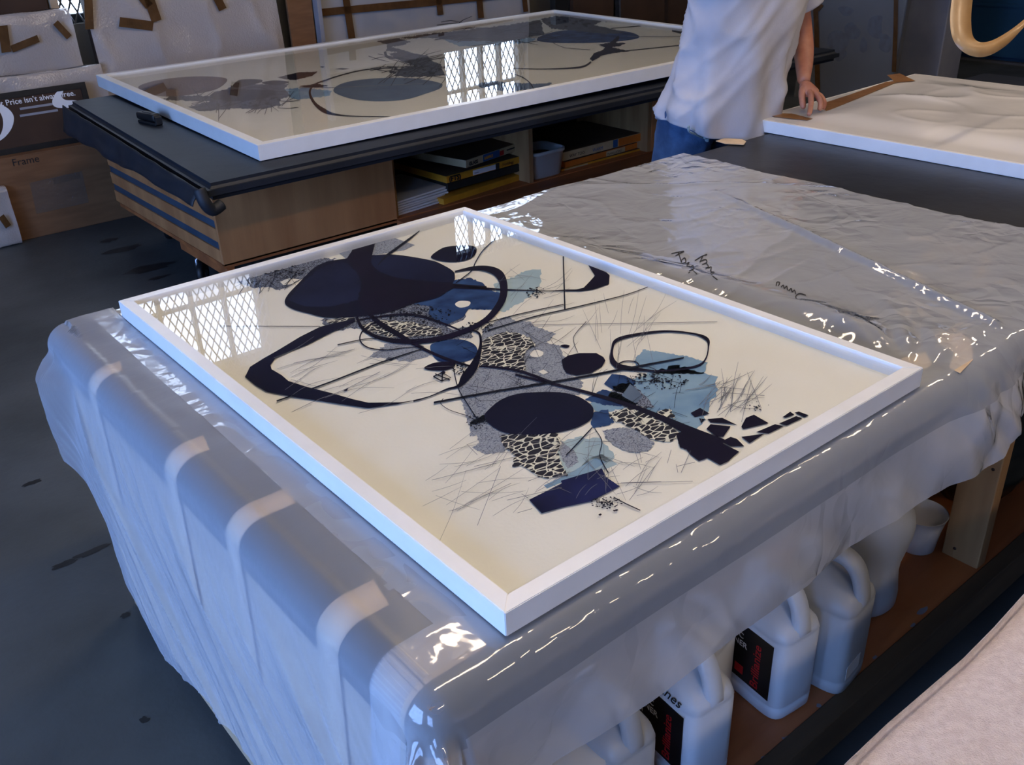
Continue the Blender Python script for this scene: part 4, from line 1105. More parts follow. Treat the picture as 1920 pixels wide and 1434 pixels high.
# ---------------------------------------------------------------- wrapped frame on the right
WO = onz(1412, 222, .83)
WX = .025; wl_, ww_ = 1.62, 1.21
MW = Matrix.Translation((WO.x, WO.y, .83)) @ Matrix.Rotation(WX, 4, 'Z')
wr = empty('wrapped_picture', (WO.x + .6, WO.y - .7, TT), 'white framed picture wrapped in white film on the black paper table end', 'picture')
c = [(0, -wl_), (ww_, -wl_), (ww_, 0), (0, 0)]
for i in range(4): rail('frame_rail', c[i], c[(i + 1) % 4], .035, .0435, MW, 'white_lacquer', wr)
box('backing_board', .032, ww_ - .032, -wl_ + .032, -.032, -.04, -.012, 'white_board', wr, M=MW)
def puff(s, t):
    x = .012 + (ww_ - .024) * s; y = -wl_ + .012 + (wl_ - .024) * t
    e = min(x, ww_ - x, -y, y + wl_); k = sst(.09, .26, e)
    h = .0012 + k * (.010 * (1 + ns(x * 1.6, y * 1.4, 3)) + .010 * ridge(x * 1.2 - y * .5, y * .8 + x * .4, 5) ** 6 + .003 * ridge(x * 3, y * 2.5, 2) ** 5)
    return MW @ Vector((x, y, h))
wf = grid('wrapping_film', 90, 110, puff, 'white_wrap', wr)
TC4 = lambda x, y: (1240 + x / 2.8235, y / 2.8235)
def ztape(name, pts, z, mat, par, lift=.0):
    vs = [onz(*TC4(*p), z) for p in pts]
    o = mk(name, vs, [tuple(range(len(vs)))], mat, par)
    md = o.modifiers.new('thickness', 'SOLIDIFY'); md.thickness = .0006; md.offset = 1
    return o
ztape('packing_tape', [(850, 548), (1000, 500), (1195, 432), (1262, 428), (1100, 495), (872, 590)], .8345, 'kraft_tape', wr)
ztape('packing_tape', [(530, 597), (690, 600), (800, 628), (770, 636), (640, 622), (520, 606)], .8345, 'kraft_tape', wr)
ztape('packing_tape', [(1195, 397), (1262, 388), (1345, 428), (1240, 436)], .8350, 'kraft_tape', wr)
# loose stick of tape on the black paper
vs = [onz(1342, 265, TT + .004), onz(1358, 260, TT + .004), onz(1392, 262, TT + .004), onz(1399, 266, TT + .004), onz(1394, 272, TT + .004), onz(1360, 270, TT + .004)]
o = mk('tape_scrap', vs, [tuple(range(6))], 'masking_tape'); md = o.modifiers.new('thickness', 'SOLIDIFY'); md.thickness = .002
tag(o, 'short tan strip of tape lying on black paper beside the jeans', 'tape')
# hanging loop of packing tape, upper right
def dpt(u, v, d): return CAM + ray(u, v) * d
path = [(1835, -420, 3.1, 0), (1822, -200, 3.1, 0), (1815, -60, 3.08, 0), (1804, 0, 3.06, 0), (1801, 40, 3.04, 0), (1806, 72, 3.02, .25), (1824, 90, 3.02, .6), (1850, 92, 3.04, .85), (1880, 78, 3.08, .9), (1912, 52, 3.12, .8), (1950, 10, 3.14, .6), (1975, -60, 3.14, .35), (1985, -200, 3.14, .2), (1985, -420, 3.14, 0)]
path = catmull(path, 5)
vs = []; fs = []
for i, (u, v, d, tw) in enumerate(path):
    p = dpt(u, v, d)
    if i == 0 or i == len(path) - 1: pass
    wv = (RR * (1 - tw) - RD * tw * .9 + RR * tw * .25 + RF * .35 * tw).normalized() * .034
    vs += [p - wv, p + wv]
    if i: fs.append((2 * i - 2, 2 * i - 1, 2 * i + 1, 2 * i))
top0, top1 = vs[0:2], vs[-2:]
o = mk('tape_loop', vs, fs, 'tan_tape', None, True)
md = o.modifiers.new('thickness', 'SOLIDIFY'); md.thickness = .0008
tag(o, 'long tan strip of packing tape hanging in a loop, top right', 'tape')
mid = (vs[0] + vs[1] + vs[-1] + vs[-2]) / 4
hk = empty('ceiling_hook', (mid.x, mid.y, H), 'steel rod hanging from the ceiling holding the tape loop', 'hook')
tube('rod', [(mid.x, mid.y, H), (mid.x, mid.y, mid.z + .02)], .006, 'steel', hk)
tube('crossbar', [(vs[0] + vs[1]) / 2 + (vs[1] - vs[-2]) * .1, (vs[-1] + vs[-2]) / 2 + (vs[-2] - vs[1]) * .1], .006, 'steel', hk)

# ---------------------------------------------------------------- stapler on the back table
p = onz(282, 232, BT)
st = empty('stapler', (p.x, p.y, BT), 'small black stapler on the dark blue cover beside the big frame', 'stapler')
Ms = Matrix.Translation((p.x, p.y, BT)) @ Matrix.Rotation(1.75, 4, 'Z')
box('base', -.075, .075, -.018, .018, .0, .014, 'rubber', st, .004, M=Ms)
bm = boxbm(-.07, .078, -.02, .02, .016, .052, .009, 3)
for v in bm.verts:
    if v.co.z > .035: v.co.z -= .10 * abs(v.co.x + .01) * .9 - .004
mkbm('body', bm, 'rubber', st, True, M=Ms)
box('top_plate', -.035, .035, -.010, .010, .050, .0535, 'dark_steel', st, .001, M=Ms)
for s in (-1, 1): box('staple_leg', -.0705, -.069, s * .006 - .0015, s * .006 + .0015, .022, .034, 'steel', st, M=Ms)
box('nose', -.082, -.068, -.016, .016, .004, .04, 'rubber', st, .003, M=Ms)

# ---------------------------------------------------------------- boxes in the open shelf
TC6 = lambda x, y: (700 + x / 3.0, 180 + y / 3.0)
def shelfbox(name, tl, tr, bl, y0, depth, mats, label, cat='box', T=TC6, group='flat boxes in the open shelf'):
    p = ony(*T(*tl), y0); q = onz(*T(*tr), p.z); b = ony(*T(*bl), y0)
    h = p.z - b.z; ex = q - p; W = ex.length
    M = frameM(Vector((p.x, p.y, b.z)), ex, Vector((-ex.y, ex.x, 0)))
    e = empty(name, M @ Vector((W / 2, depth / 2, 0)), label, cat, group)
    box('tray', 0, W, 0, depth, 0, h * .97, mats[0], e, .002, M=M)
    box('lid', -.001, W + .001, -.001 + .004, depth, h * .97, h, mats[1], e, .001, M=M)
    F = M @ Matrix.Rotation(PI / 2, 4, 'X')          # local x along spine, y up, facing out
    return e, F, W, h
y0 = CY + .05
def patch(F, e, x0, x1, y0_, y1_, mat, name='spine_label'):
    return box(name, x0, x1, y0_, y1_, .0004, .0014, mat, e, M=F)
e, F, W, h = shelfbox('sample_box', (410, 452), (845, 333), (412, 492), y0, .5, ('yellow_box', 'kraft_top'), 'yellow flat box lettered FTS in the open shelf')
patch(F, e, W * .33, W * .62, h * .1, h * .8, 'white_print'); patch(F, e, W * .62, W * .67, 0, h * .9, 'black_box')
textmesh('lettering', '(FTS)', h * 1.0, 'black_ink', F @ Matrix.Translation((W * .03, h * .15, .0016)), e, ext=.0002, bold=.002)
textmesh('lettering', '(Holding)', h * .62, 'black_ink', F @ Matrix.Translation((W * .70, h * .25, .0016)), e, ext=.0002, shear=.2)
textmesh('lettering', 'frames', h * .3, 'black_ink', F @ Matrix.Translation((W * .345, h * .3, .0016)), e, ext=.0002)
e, F, W, h = shelfbox('sample_box', (418, 493), (845, 376), (420, 536), y0 + .01, .45, ('black_box', 'black_box'), 'black flat box under the yellow box lettered FTS')
e, F, W, h = shelfbox('sample_box', (520, 362), (818, 262), (522, 406), y0 - .01, .42, ('cream_box', 'kraft_top'), 'tan flat box lettered GLASS on top of the left shelf stack')
patch(F, e, W * .31, W * .62, h * .05, h * .95, 'blue_label'); patch(F, e, W * .62, W * .70, h * .1, h * .7, 'red_print'); patch(F, e, W * .76, W * .95, h * .45, h * .62, 'black_ink')
textmesh('lettering', 'GLASS', h * .62, 'black_ink', F @ Matrix.Translation((W * .05, h * .2, .0016)), e, ext=.0002, bold=.001)
textmesh('lettering', 'SAMPLE', h * .5, 'yellow_box', F @ Matrix.Translation((W * .33, h * .3, .0018)), e, ext=.0002, bold=.001)
e, F, W, h = shelfbox('sample_box', (395, 580), (830, 440), (396, 618), y0 - .03, .4, ('yellow_box', 'yellow_box'), 'yellow flat box lying tilted at the bottom of the left shelf')
e2, F, W, h = shelfbox('sample_box', (440, 600), (855, 478), (440, 640), y0 + .02, .4, ('black_box', 'black_box'), 'black flat box at the very bottom of the left shelf')
# white mat boards
for i in range(6):
    zz = .211 + i * .0125
    a = Vector((xa + .015, CY + .03, zz)); M = Matrix.Translation(a) @ Matrix.Rotation(.10 + .02 * (i % 3), 4, 'Z')
    o = box('mat_board', 0, .30 + .012 * i, .0, .38, 0, .009, 'white_print', None, .001, M=M)
    tag(o, 'white mat board in the loose stack in the open shelf, ' + ('lowest', 'second from the bottom', 'third from the bottom', 'third from the top', 'second from the top', 'topmost')[i], 'board', 'white mat boards in the open shelf')
# right compartment
e, F, W, h = shelfbox('sample_box', (1000, 335), (1530, 200), (1000, 385), y0, .5, ('cream_box', 'kraft_top'), 'cream and orange flat box on top of the right shelf stack')
patch(F, e, W * .70, W * .98, h * .05, h * .95, 'orange_box'); patch(F, e, W * .64, W * .69, h * .05, h * .95, 'blue_label')
textmesh('lettering', 'WAY TOO', h * .5, 'black_ink', F @ Matrix.Translation((W * .18, h * .25, .0016)), e, ext=.0002)
textmesh('lettering', 'WARM', h * .55, 'blue_label', F @ Matrix.Translation((W * .42, h * .2, .0016)), e, ext=.0002)
e, F, W, h = shelfbox('sample_box', (1080, 372), (1525, 250), (1080, 412), y0 + .012, .48, ('orange_box', 'kraft_top'), 'orange flat box in the middle of the right shelf stack')
patch(F, e, W * .50, W * .74, h * .1, h * .9, 'cream_box'); textmesh('lettering', 'TRANSLUCENT', h * .45, 'black_ink', F @ Matrix.Translation((W * .51, h * .3, .0016)), e, ext=.0002)
e, F, W, h = shelfbox('sample_box', (1060, 412), (1520, 290), (1060, 455), y0 + .005, .48, ('yellow_box', 'kraft_top'), 'yellow flat box at the bottom of the right shelf stack')
patch(F, e, W * .03, W * .3, h * .1, h * .9, 'cream_box'); textmesh('lettering', '21W', h * .5, 'black_ink', F @ Matrix.Translation((W * .06, h * .25, .0016)), e, ext=.0002)
# white tub
tl, tr, bl = ony(*TC6(902, 330), y0 - .05), ony(*TC6(1095, 335), y0 - .05), ony(*TC6(905, 480), y0 - .05)
Mt = Matrix.Translation(((tl.x + tr.x) / 2, y0 + .06, .2095)); hx = (tr.x - tl.x) / 2; hz = tl.z - .21
tu = loft('plastic_tub', [(0, .84 * hx, .085, 0, 5), (.004, .88 * hx, .09, 0, 5), (hz - .02, .97 * hx, .105, 0, 5), (hz - .018, 1.03 * hx, .112, 0, 5), (hz, 1.03 * hx, .112, 0, 5), (hz, .96 * hx, .104, 0, 5), (.012, .85 * hx, .086, 0, 5)], 'frosted_tub', None, Mt)
tag(tu, 'white open plastic tub in the shelf beside the yellow boxes', 'tub')

# ---------------------------------------------------------------- fleece-covered bench, lower right
FZ = .74; e_ = onz(1760, 1272, FZ).y
fb_ = empty('fleece_bench', (1.2, e_ - .5, 0), 'bench edge padded with pale fleece in the lower right corner', 'bench')
bm = boxbm(-.05, 2.6, e_ - .85, e_, FZ - .07, FZ)
bmesh.ops.subdivide_edges(bm, edges=[e for e in bm.edges], cuts=30, use_grid_fill=True)
for v in bm.verts:
    k = ns(v.co.x * 5, v.co.y * 5, v.co.z * 5)
    v.co.y += .012 * k + (.0 if v.co.z > FZ - .01 else .004)
    if v.co.z > FZ - .001: v.co.z += .006 * ns(v.co.x * 8, v.co.y * 8, 2) - .02 * sst(.04, 0, e_ - v.co.y)
mkbm('fleece_pad', bm, 'fleece', fb_, True)
box('board', -.04, 2.58, e_ - .84, e_ - .012, FZ - .10, FZ - .075, 'pine', fb_)
for x in (.1, 2.4): 
    for y in (e_ - .75, e_ - .12): box('leg', x, x + .07, y, y + .07, 0, FZ - .10, 'pine_dark', fb_, .003)
# black bin bag beyond the post
def bag(s, t):
    a = 2 * PI * s; r = (.02 + .24 * math.sin(PI * min(1, t * .93 + .07)) ** .7)
    r *= 1 + .10 * ns(math.cos(a) * 2, math.sin(a) * 2, t * 3) + .05 * ridge(math.cos(a) * 3, math.sin(a) * 3, t * 5)
    return Vector((1.66 + r * .62 * math.cos(a), .14 + r * math.sin(a) * .62, SH + .002 + .48 * t))
bg = grid('bin_bag', 60, 40, bag, 'bin_bag')
tag(bg, 'shiny black bin bag on the lower shelf past the table post', 'bag')

# tape scraps caught under the polythene by the right corner of the near print
for pts, lab in (([(1752, 628), (1790, 615), (1822, 640), (1824, 675), (1800, 700), (1780, 690), (1788, 660), (1764, 648)], 'curled tan tape scrap under the polythene past the near print corner'),
                 ([(1690, 672), (1735, 660), (1748, 684), (1716, 704), (1694, 694)], 'small flat tan tape scrap under the polythene at the near print corner')):
    vs = [onz(u, v, TT + .0008) for u, v in pts]
    o = mk('tape_scrap', vs, [tuple(range(len(vs)))], 'masking_tape'); md = o.modifiers.new('thickness', 'SOLIDIFY'); md.thickness = .0006
    tag(o, lab, 'tape')
# paint spots on the lower shelf
random.seed(3)
for (u, v, a, b) in ((1478, 1388, .016, .02), (1535, 1322, .008, .008), (1728, 1145, .03, .01), (1712, 1172, .014, .006), (1432, 1420, .008, .008), (1815, 1098, .02, .006), (1640, 1232, .012, .006)):
    c = onz(u, v, SH + .0006)
    vs = [c + Vector((a * .7 * math.cos(k * .7) * random.uniform(.6, 1.2), b * .7 * math.sin(k * .7) * random.uniform(.6, 1.2), 0)) for k in range(9)]
    mk('paint_spot', vs, [tuple(range(9))], 'canvas_grey', tb)
# ---------------------------------------------------------------- things leaning along the back wall
def lean(x0, x1, yb, h, th, tilt):
    """matrix of a leaning panel: local x along the wall, y up the face, z out of the face; y=0 on the floor"""
    M = Matrix.Translation((x0, yb, 0)) @ Matrix.Rotation(PI / 2 - tilt, 4, 'X')
    return M
def hit(M, u, v, dz=0.0):
    n = (M.to_3x3() @ Vector((0, 0, 1))).normalized(); o = M @ Vector((0, 0, dz))
    return M.inverted() @ onplane(u, v, o, n)
def strip(name, M, pts, wpx, dz, mat, par):
    """tape strip on a leaning face along image points"""
    vs = []; fs = []
    for i, p in enumerate(pts):
        a = pts[max(0, i - 1)]; b = pts[min(len(pts) - 1, i + 1)]; dx, dy = b[0] - a[0], b[1] - a[1]; d = math.hypot(dx, dy)
        for s in (-1, 1):
            q = hit(M, p[0] - s * dy / d * wpx / 2, p[1] + s * dx / d * wpx / 2, dz); vs.append(M @ Vector((q.x, q.y, dz)))
        if i: fs.append((2 * i - 2, 2 * i - 1, 2 * i + 1, 2 * i))
    o = mk(name, vs, fs, mat, par); md = o.modifiers.new('thickness', 'SOLIDIFY'); md.thickness = .001; md.offset = 0
    return o
def blob(name, M, pts, dz, mat, par):
    vs = [];
    for p in catmull(pts, 4, True):
        q = hit(M, p[0], p[1], dz); vs.append(M @ Vector((q.x, q.y, dz)))
    return mk(name, vs, [tuple(range(len(vs)))], mat, par)
def wrapped(name, x0, x1, yb, h, th, tilt, label, wrap='bubble_wrap', core='canvas_grey', edge='dark_wood', puff_=.018, bow=True):
    M = lean(x0, x1, yb, h, th, tilt); W = x1 - x0
    e = empty(name, M @ Vector((W / 2, 0, 0)), label, 'picture')
    box('core', .006, W - .006, 0.002, h - .006, -th, -.004, core, e, M=M)
    for (a, b, c_, d_) in ((0, .02, 0, h), (W - .02, W, 0, h), (.02, W - .02, h - .02, h), (.02, W - .02, 0, .02)):
        box('edge_strip', a, b, c_, d_, -th - .004, -.001, edge, e, M=M)
    def f(s, t):
        x = W * s; y = h * t; k = sst(0, .05, min(s, 1 - s, t, 1 - t))
        return M @ Vector((x, y, .002 + k * (puff_ * (.6 + ns(x * 5, y * 4, x0)) + puff_ * .8 * ridge(x * 3 + y, y * 3 - x, 4 + x0) ** 2)))
    if bow: grid('wrap', 60, 60, f, wrap, e)
    return e, M
# big bubble-wrapped panel
e, M = wrapped('bubble_wrapped_panel', 1.17, 2.33, 5.02, 1.75, .05, .10, 'tall bubble-wrapped panel with brown tape behind the left corner of the big frame')
for pts, w_ in (([(165, -12), (168, 55)], 16), ([(277, -10), (294, 40)], 19), ([(224, 41), (287, 49)], 18), ([(405, -8), (418, 18)], 15), ([(255, -20), (280, 12)], 16)):
    strip('brown_tape', M, pts, w_, .034, 'brown_tape', e)
# cardboard sheet with pale edge
o = box('cardboard_sheet', 2.40, 2.575, 5.12, 5.14, 0, 1.5, 'cardboard', None, .002, M=Matrix.Rotation(0, 4, 'X'))
tag(o, 'narrow brown cardboard sheet between the two wrapped panels', 'cardboard')
o = box('foam_strip', 2.58, 2.61, 5.06, 5.12, 0, 1.4, 'canvas_grey', None, .002)
tag(o, 'thin pale grey foam strip beside the brown cardboard sheet', 'strip')
# wrapped canvas with tape grid
e, M = wrapped('wrapped_canvas', 2.62, 4.42, 5.06, 1.12, .05, .08, 'wide wrapped canvas with a grid of brown tape behind the big frame', 'veil_wrap', 'canvas_grey', 'canvas_grey', .006)
random.seed(11)
for (u, v, a, b) in ((690, 40, 26, 16), (720, 45, 20, 10), (770, 25, 24, 14), (800, 20, 10, 8), (650, 30, 10, 14), (745, 20, 14, 12), (880, 12, 8, 12), (920, 14, 8, 10), (700, 20, 14, 8)):
    blob('blue_blotch', M, [(u + a * math.cos(t * .9) * random.uniform(.6, 1.2), v + b * math.sin(t * .9) * random.uniform(.6, 1.2)) for t in range(7)], -.003, 'dusty_blue_ink', e)
for pts, w_ in (([(596, 24), (700, 14), (800, 5), (960, -12)], 14), ([(648, -8), (655, 40), (660, 72)], 13), ([(822, -10), (826, 28)], 11), ([(898, -10), (902, 34)], 11), ([(982, -14), (986, 22)], 9)):
    strip('brown_tape', M, pts, w_, .025, 'brown_tape', e)
# narrow and dark frames further right
o = box('black_frame', 4.66, 4.80, 5.10, 5.16, 0, 1.05, 'rubber', None, .003); tag(o, 'narrow black frame edge between the wrapped canvas and brown boards', 'frame')
o = box('brown_board', 4.83, 5.28, 5.08, 5.12, 0, 1.02, 'cardboard_dark', None, .003); tag(o, 'dark brown board standing behind the far corner of the big frame', 'board')
M = lean(5.32, 6.6, 5.0, 1.0, .05, .08)
e = empty('brown_picture', (5.9, 5.0, 0), 'dark brown picture in a thin steel frame left of the person', 'picture')
box('panel', .02, 1.26, .02, .98, -.04, -.006, 'cardboard_dark', e, M=M)
for (a, b, c_, d_) in ((0, .02, 0, 1), (1.26, 1.28, 0, 1), (.02, 1.26, .98, 1), (.02, 1.26, 0, .02)): box('frame_rail', a, b, c_, d_, -.045, 0, 'steel', e, M=M)
box('strap', .55, .59, .02, .98, -.006, -.003, 'dark_wood', e, M=M)
# grey wrapped picture right of the person
MG = Matrix.Translation((6.42, 4.06, 0)) @ Matrix.Rotation(-PI / 2, 4, 'Z') @ Matrix.Rotation(PI / 2 - .06, 4, 'X')
e = empty('grey_wrapped_picture', (6.42, 3.6, 0), 'dim grey film-wrapped picture with blue flower blots right of the person', 'picture')
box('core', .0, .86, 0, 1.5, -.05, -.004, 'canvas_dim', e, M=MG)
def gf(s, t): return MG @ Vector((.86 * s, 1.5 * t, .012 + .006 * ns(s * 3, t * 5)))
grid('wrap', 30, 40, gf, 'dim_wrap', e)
for (u, v, a, b) in ((1572, 75, 22, 26), (1600, 60, 16, 20), (1642, 50, 18, 22), (1660, 80, 12, 18), (1575, 100, 14, 14), (1620, 85, 10, 16), (1585, 20, 14, 10)):
    blob('blue_blotch', MG, [(u + a * math.cos(t * .9) * random.uniform(.6, 1.2), v + b * math.sin(t * .9) * random.uniform(.6, 1.2)) for t in range(7)], .006, 'smoke_ink', e)
for pts, w_ in (([(1528, -10), (1531, 60), (1533, 170)], 9), ([(1680, -10), (1679, 60), (1676, 135)], 8), ([(1526, 5), (1540, 16)], 14)):
    strip('brown_tape', MG, pts, w_, .02, 'brown_tape', e)
# pale carton by the blue door
o = box('pale_carton', 7.4, 7.75, 3.35, 3.75, 0, 1.3, 'canvas_grey', None, .01); tag(o, 'tall grey carton standing beside the dark blue door', 'carton')
# ---- left end of the wall
o = box('brown_crate', .15, 1.02, 5.28, 5.36, .0, 1.9, 'cardboard_dark', None, .004); tag(o, 'dark brown board standing against the wall under the window, far left', 'board')
o = box('white_batten', 1.03, 1.075, 5.27, 5.33, 0, 1.7, 'pale_ply', None, .003); tag(o, 'pale wooden batten beside the dark board, far left', 'batten')
# cardboard box
yb = onz(40, 452, 0).y
xr = 1.15
bxT = ony(110, 280, yb).z
cbx = empty('cardboard_box', (.5, yb + .2, 0), 'large brown cardboard box with handwriting on its front, on the floor', 'box')
box('carton', -.35, xr, yb, yb + .32, 0, bxT, 'cardboard', cbx, .004)
box('flap', -.35, xr, yb - .001, yb + .155, bxT, bxT + .005, 'cardboard', cbx); box('flap', -.35, xr, yb + .165, yb + .321, bxT, bxT + .005, 'cardboard', cbx)
MB = Matrix.Translation((0, yb, 0)) @ Matrix.Rotation(PI / 2, 4, 'X')
p = hit(MB, 24, 312)
textmesh('handwriting', 'Frame', .055, 'black_ink', MB @ Matrix.Translation((p.x, p.y, .001)), cbx, ext=.0003)
for pts, w_ in (([(62, 372), (160, 350)], 60), ([(100, 340), (150, 328)], 12)):
    strip('clear_tape', MB, pts, w_, .0015, 'clear_tape', cbx)
# sign with lettering leaning above the box
MS = Matrix.Translation((0, yb + .06, bxT + .006)) @ Matrix.Rotation(PI / 2 - .12, 4, 'X')
pa, pb = hit(MS, 168, 152), hit(MS, 178, 258)
sx1 = (pa.x + pb.x) / 2; sh = pa.y
sg = empty('sign_panel', (.6, yb + .06, bxT), 'dark framed sign reading Price is not always free, on the cardboard box', 'sign')
box('panel', -.4, sx1 - .03, .03, sh - .03, -.02, -.006, 'cardboard_dark', sg, M=MS)
for (a, b, c_, d_) in ((sx1 - .03, sx1, 0, sh), (-.43, -.4, 0, sh), (-.4, sx1 - .03, sh - .03, sh), (-.4, sx1 - .03, 0, .03)): box('frame_rail', a, b, c_, d_, -.025, 0, 'rubber', sg, M=MS)
p0, p1 = hit(MS, -19, 203), hit(MS, 142, 178)
txt = 'Best Price isn\u2019t always free.'
t_ = textmesh('lettering', txt, .05, 'white_print', Matrix.Identity(4), None, ext=.0002, bold=.0006)
wd_ = max(v.co.x for v in t_.data.vertices)
k_ = (p1.x - p0.x) / wd_
t_.data.transform(MS @ Matrix.Translation((p0.x, (p0.y + p1.y) / 2, -.005)) @ Matrix.Scale(k_, 4)); attach(t_, sg)
for i, v_ in enumerate((205, 218)):
    q0, q1 = hit(MS, 38, v_), hit(MS, 110, v_ - 8)
    o = box('small_print', q0.x, q1.x, (q0.y + q1.y) / 2, (q0.y + q1.y) / 2 + .012, -.0058, -.005, 'canvas_grey', sg, M=MS)
def white_shape(pts):  # flat white curved shape on the face of the sign
    vs = []
    for p in catmull(pts, 5, True):
        q = hit(MS, p[0], p[1], -.004); vs.append(MS @ Vector((q.x, q.y, -.004)))
    mk('white_curve', vs, [tuple(range(len(vs)))], 'white_print', sg)
white_shape([(122, 164), (115, 178), (122, 187), (140, 188), (159, 191), (150, 198), (128, 202), (105, 201), (98, 192), (102, 178), (112, 168)])
white_shape([(-14, 190), (4, 197), (18, 206), (26, 220), (22, 240), (8, 258), (-10, 268), (2, 250), (6, 232), (2, 214)])
# bubble-wrapped packages above the sign
M = Matrix.Translation((-.3, yb + .20, bxT + .004)) @ Matrix.Rotation(PI / 2 - .10, 4, 'X')
def pkg(name, x0, x1, z0, z1, yy, th, label, tapes, tilt=.08):
    M = Matrix.Translation((x0, yy, z0)) @ Matrix.Rotation(PI / 2 - tilt, 4, 'X'); W = x1 - x0; h = z1 - z0
    e = empty(name, M @ Vector((W / 2, 0, 0)), label, 'package')
    box('core', .015, W - .015, .01, h - .01, -th, -.012, 'canvas_dim', e, .01, M=M)
    def f(s, t):
        a = 2 * PI * t; c_, s_ = math.cos(a), math.sin(a)
        yy_ = h / 2 + h / 2 * math.copysign(abs(c_) ** .35, c_); zz_ = -th / 2 + (th / 2 + .012) * math.copysign(abs(s_) ** .35, s_)
        k = 1 + 0 * s
        return M @ Vector((W * s, yy_ + .006 * ns(s * 9, t * 7, z0), zz_ + .012 * ns(s * W * 9, yy_ * 8, z0) + .008 * ridge(s * W * 6, yy_ * 6, z0)))
    grid('wrap', 50, 60, f, 'bubble_wrap', e)
    for pts, w_ in tapes: strip('brown_tape', M, pts, w_, .034, 'brown_tape', e)
    return e
q = ony(150, 45, yb + .30); q2 = ony(165, 135, yb + .22)
pkg('bubble_package', -.35, 1.10, bxT + .30, 1.13, yb + .30, .07, 'bubble-wrapped package with crossed brown tape above the sign', [([(5, 48), (12, 98)], 18), ([(22, 92), (72, 72)], 14), ([(104, 42), (130, 70)], 12)])
pkg('bubble_package', -.35, 1.16, bxT + .006, bxT + .385, yb + .15, .05, 'bubble-wrapped package lying just behind the lettered sign', [])
p = onz(14, 452, 0)
pkg('bubble_package', p.x - .25, p.x + .05, .004, .32, p.y - .12, .08, 'small bubble-wrapped bundle on the floor at the left edge', [([(2, 405), (16, 425)], 12)])
# ---------------------------------------------------------------- the person leaning over the table
man = empty('person', (2.36, 1.78, 0), 'person in a white T-shirt and blue jeans leaning over the wrapped frame', 'person')
def skinmesh(name, chains, mat, parent, sub=2):
    """chains: lists of (x,y,z,r); a point given as int index refers to an earlier point (branch)"""
    vs, es, rs, roots = [], [], [], []
    for ch in chains:
        prev = None
        for p in ch:
            if isinstance(p, int): prev = p; continue
            vs.append(p[:3]); rs.append(p[3]); i = len(vs) - 1
            if prev is None: roots.append(i)
            else: es.append((prev, i))
            prev = i
    me = bpy.data.meshes.new(name); me.from_pydata(vs, es, []); me.update()
    o = bpy.data.objects.new(name, me); COL.objects.link(o)
    md = o.modifiers.new('skin', 'SKIN'); md.use_smooth_shade = True; md.branch_smoothing = .4
    sv = me.skin_vertices[0].data if me.skin_vertices else None
    for i, r in enumerate(rs):
        rr = r if isinstance(r, tuple) else (r, r)
        sv[i].radius = rr; sv[i].use_root = i in roots
    o.modifiers.new('smooth', 'SUBSURF').levels = sub; o.modifiers['smooth'].render_levels = sub
    me.materials.append(MATS[mat]); attach(o, parent)
    return o
W0 = Vector((2.722, 1.485, .925))
ch = [
 [(2.38, 1.68, .90, .10), (2.40, 1.68, 1.02, .11), (2.44, 1.70, 1.16, .125), (2.53, 1.66, 1.30, .13), (2.56, 1.63, 1.41, .075), (2.565, 1.60, 1.475, .055), (2.57, 1.565, 1.535, .062), (2.575, 1.555, 1.61, .084), (2.578, 1.565, 1.675, .07)],
 [3, (2.70, 1.65, 1.37, .07), (2.775, 1.64, 1.335, .06), (2.83, 1.63, 1.22, .048), (2.868, 1.615, 1.08, .042), (2.85, 1.59, 1.03, .043), (2.80, 1.545, .975, .036), (2.74, 1.50, .94, .027), (2.722, 1.485, .925, .025)],
 [3, (2.37, 1.66, 1.38, .07), (2.30, 1.65, 1.37, .06), (2.27, 1.55, 1.395, .046), (2.28, 1.44, 1.43, .042), (2.36, 1.40, 1.50, .034), (2.45, 1.38, 1.55, .026), (2.48, 1.37, 1.58, .03)],
 [0, (2.29, 1.69, .84, .08), (2.29, 1.74, .62, .065), (2.30, 1.79, .44, .055), (2.30, 1.82, .25, .05), (2.29, 1.85, .08, .035)],
 [0, (2.47, 1.69, .84, .08), (2.50, 1.76, .62, .065), (2.55, 1.83, .44, .055), (2.55, 1.88, .25, .05), (2.55, 1.92, .08, .035)],
]
# left hand pressing the tape: palm and five fingers rooted in it
ch += [
 [(2.722, 1.485, .925, .024), (2.706, 1.462, .917, (.030, 0.0224)), (2.695, 1.435, .905, (.037, 0.0212)), (2.687, 1.413, .897, (.036, 0.0177))],
 [(2.690, 1.440, .909, 0.0136), (2.662, 1.408, .900, 0.0124), (2.630, 1.382, .876, 0.0112), (2.600, 1.363, .856, 0.0104), (2.575, 1.350, .846, 0.0088)],
 [(2.697, 1.432, .907, 0.0136), (2.690, 1.398, .897, 0.0127), (2.678, 1.372, .876, 0.0116), (2.668, 1.365, .855, 0.0106), (2.664, 1.368, .846, 0.0092)],
 [(2.707, 1.432, .901, 0.0130), (2.712, 1.398, .890, 0.0120), (2.706, 1.374, .870, 0.0112), (2.697, 1.368, .853, 0.0100), (2.692, 1.372, .846, 0.0088)],
 [(2.715, 1.438, .894, 0.0116), (2.730, 1.408, .881, 0.0106), (2.728, 1.388, .866, 0.0097), (2.720, 1.382, .853, 0.0090), (2.715, 1.385, .846, 0.0080)],
 [(2.708, 1.466, .917, 0.0177), (2.672, 1.455, .908, 0.0159), (2.650, 1.438, .888, 0.0136), (2.640, 1.424, .864, 0.0124), (2.636, 1.416, .849, 0.0104)],
]
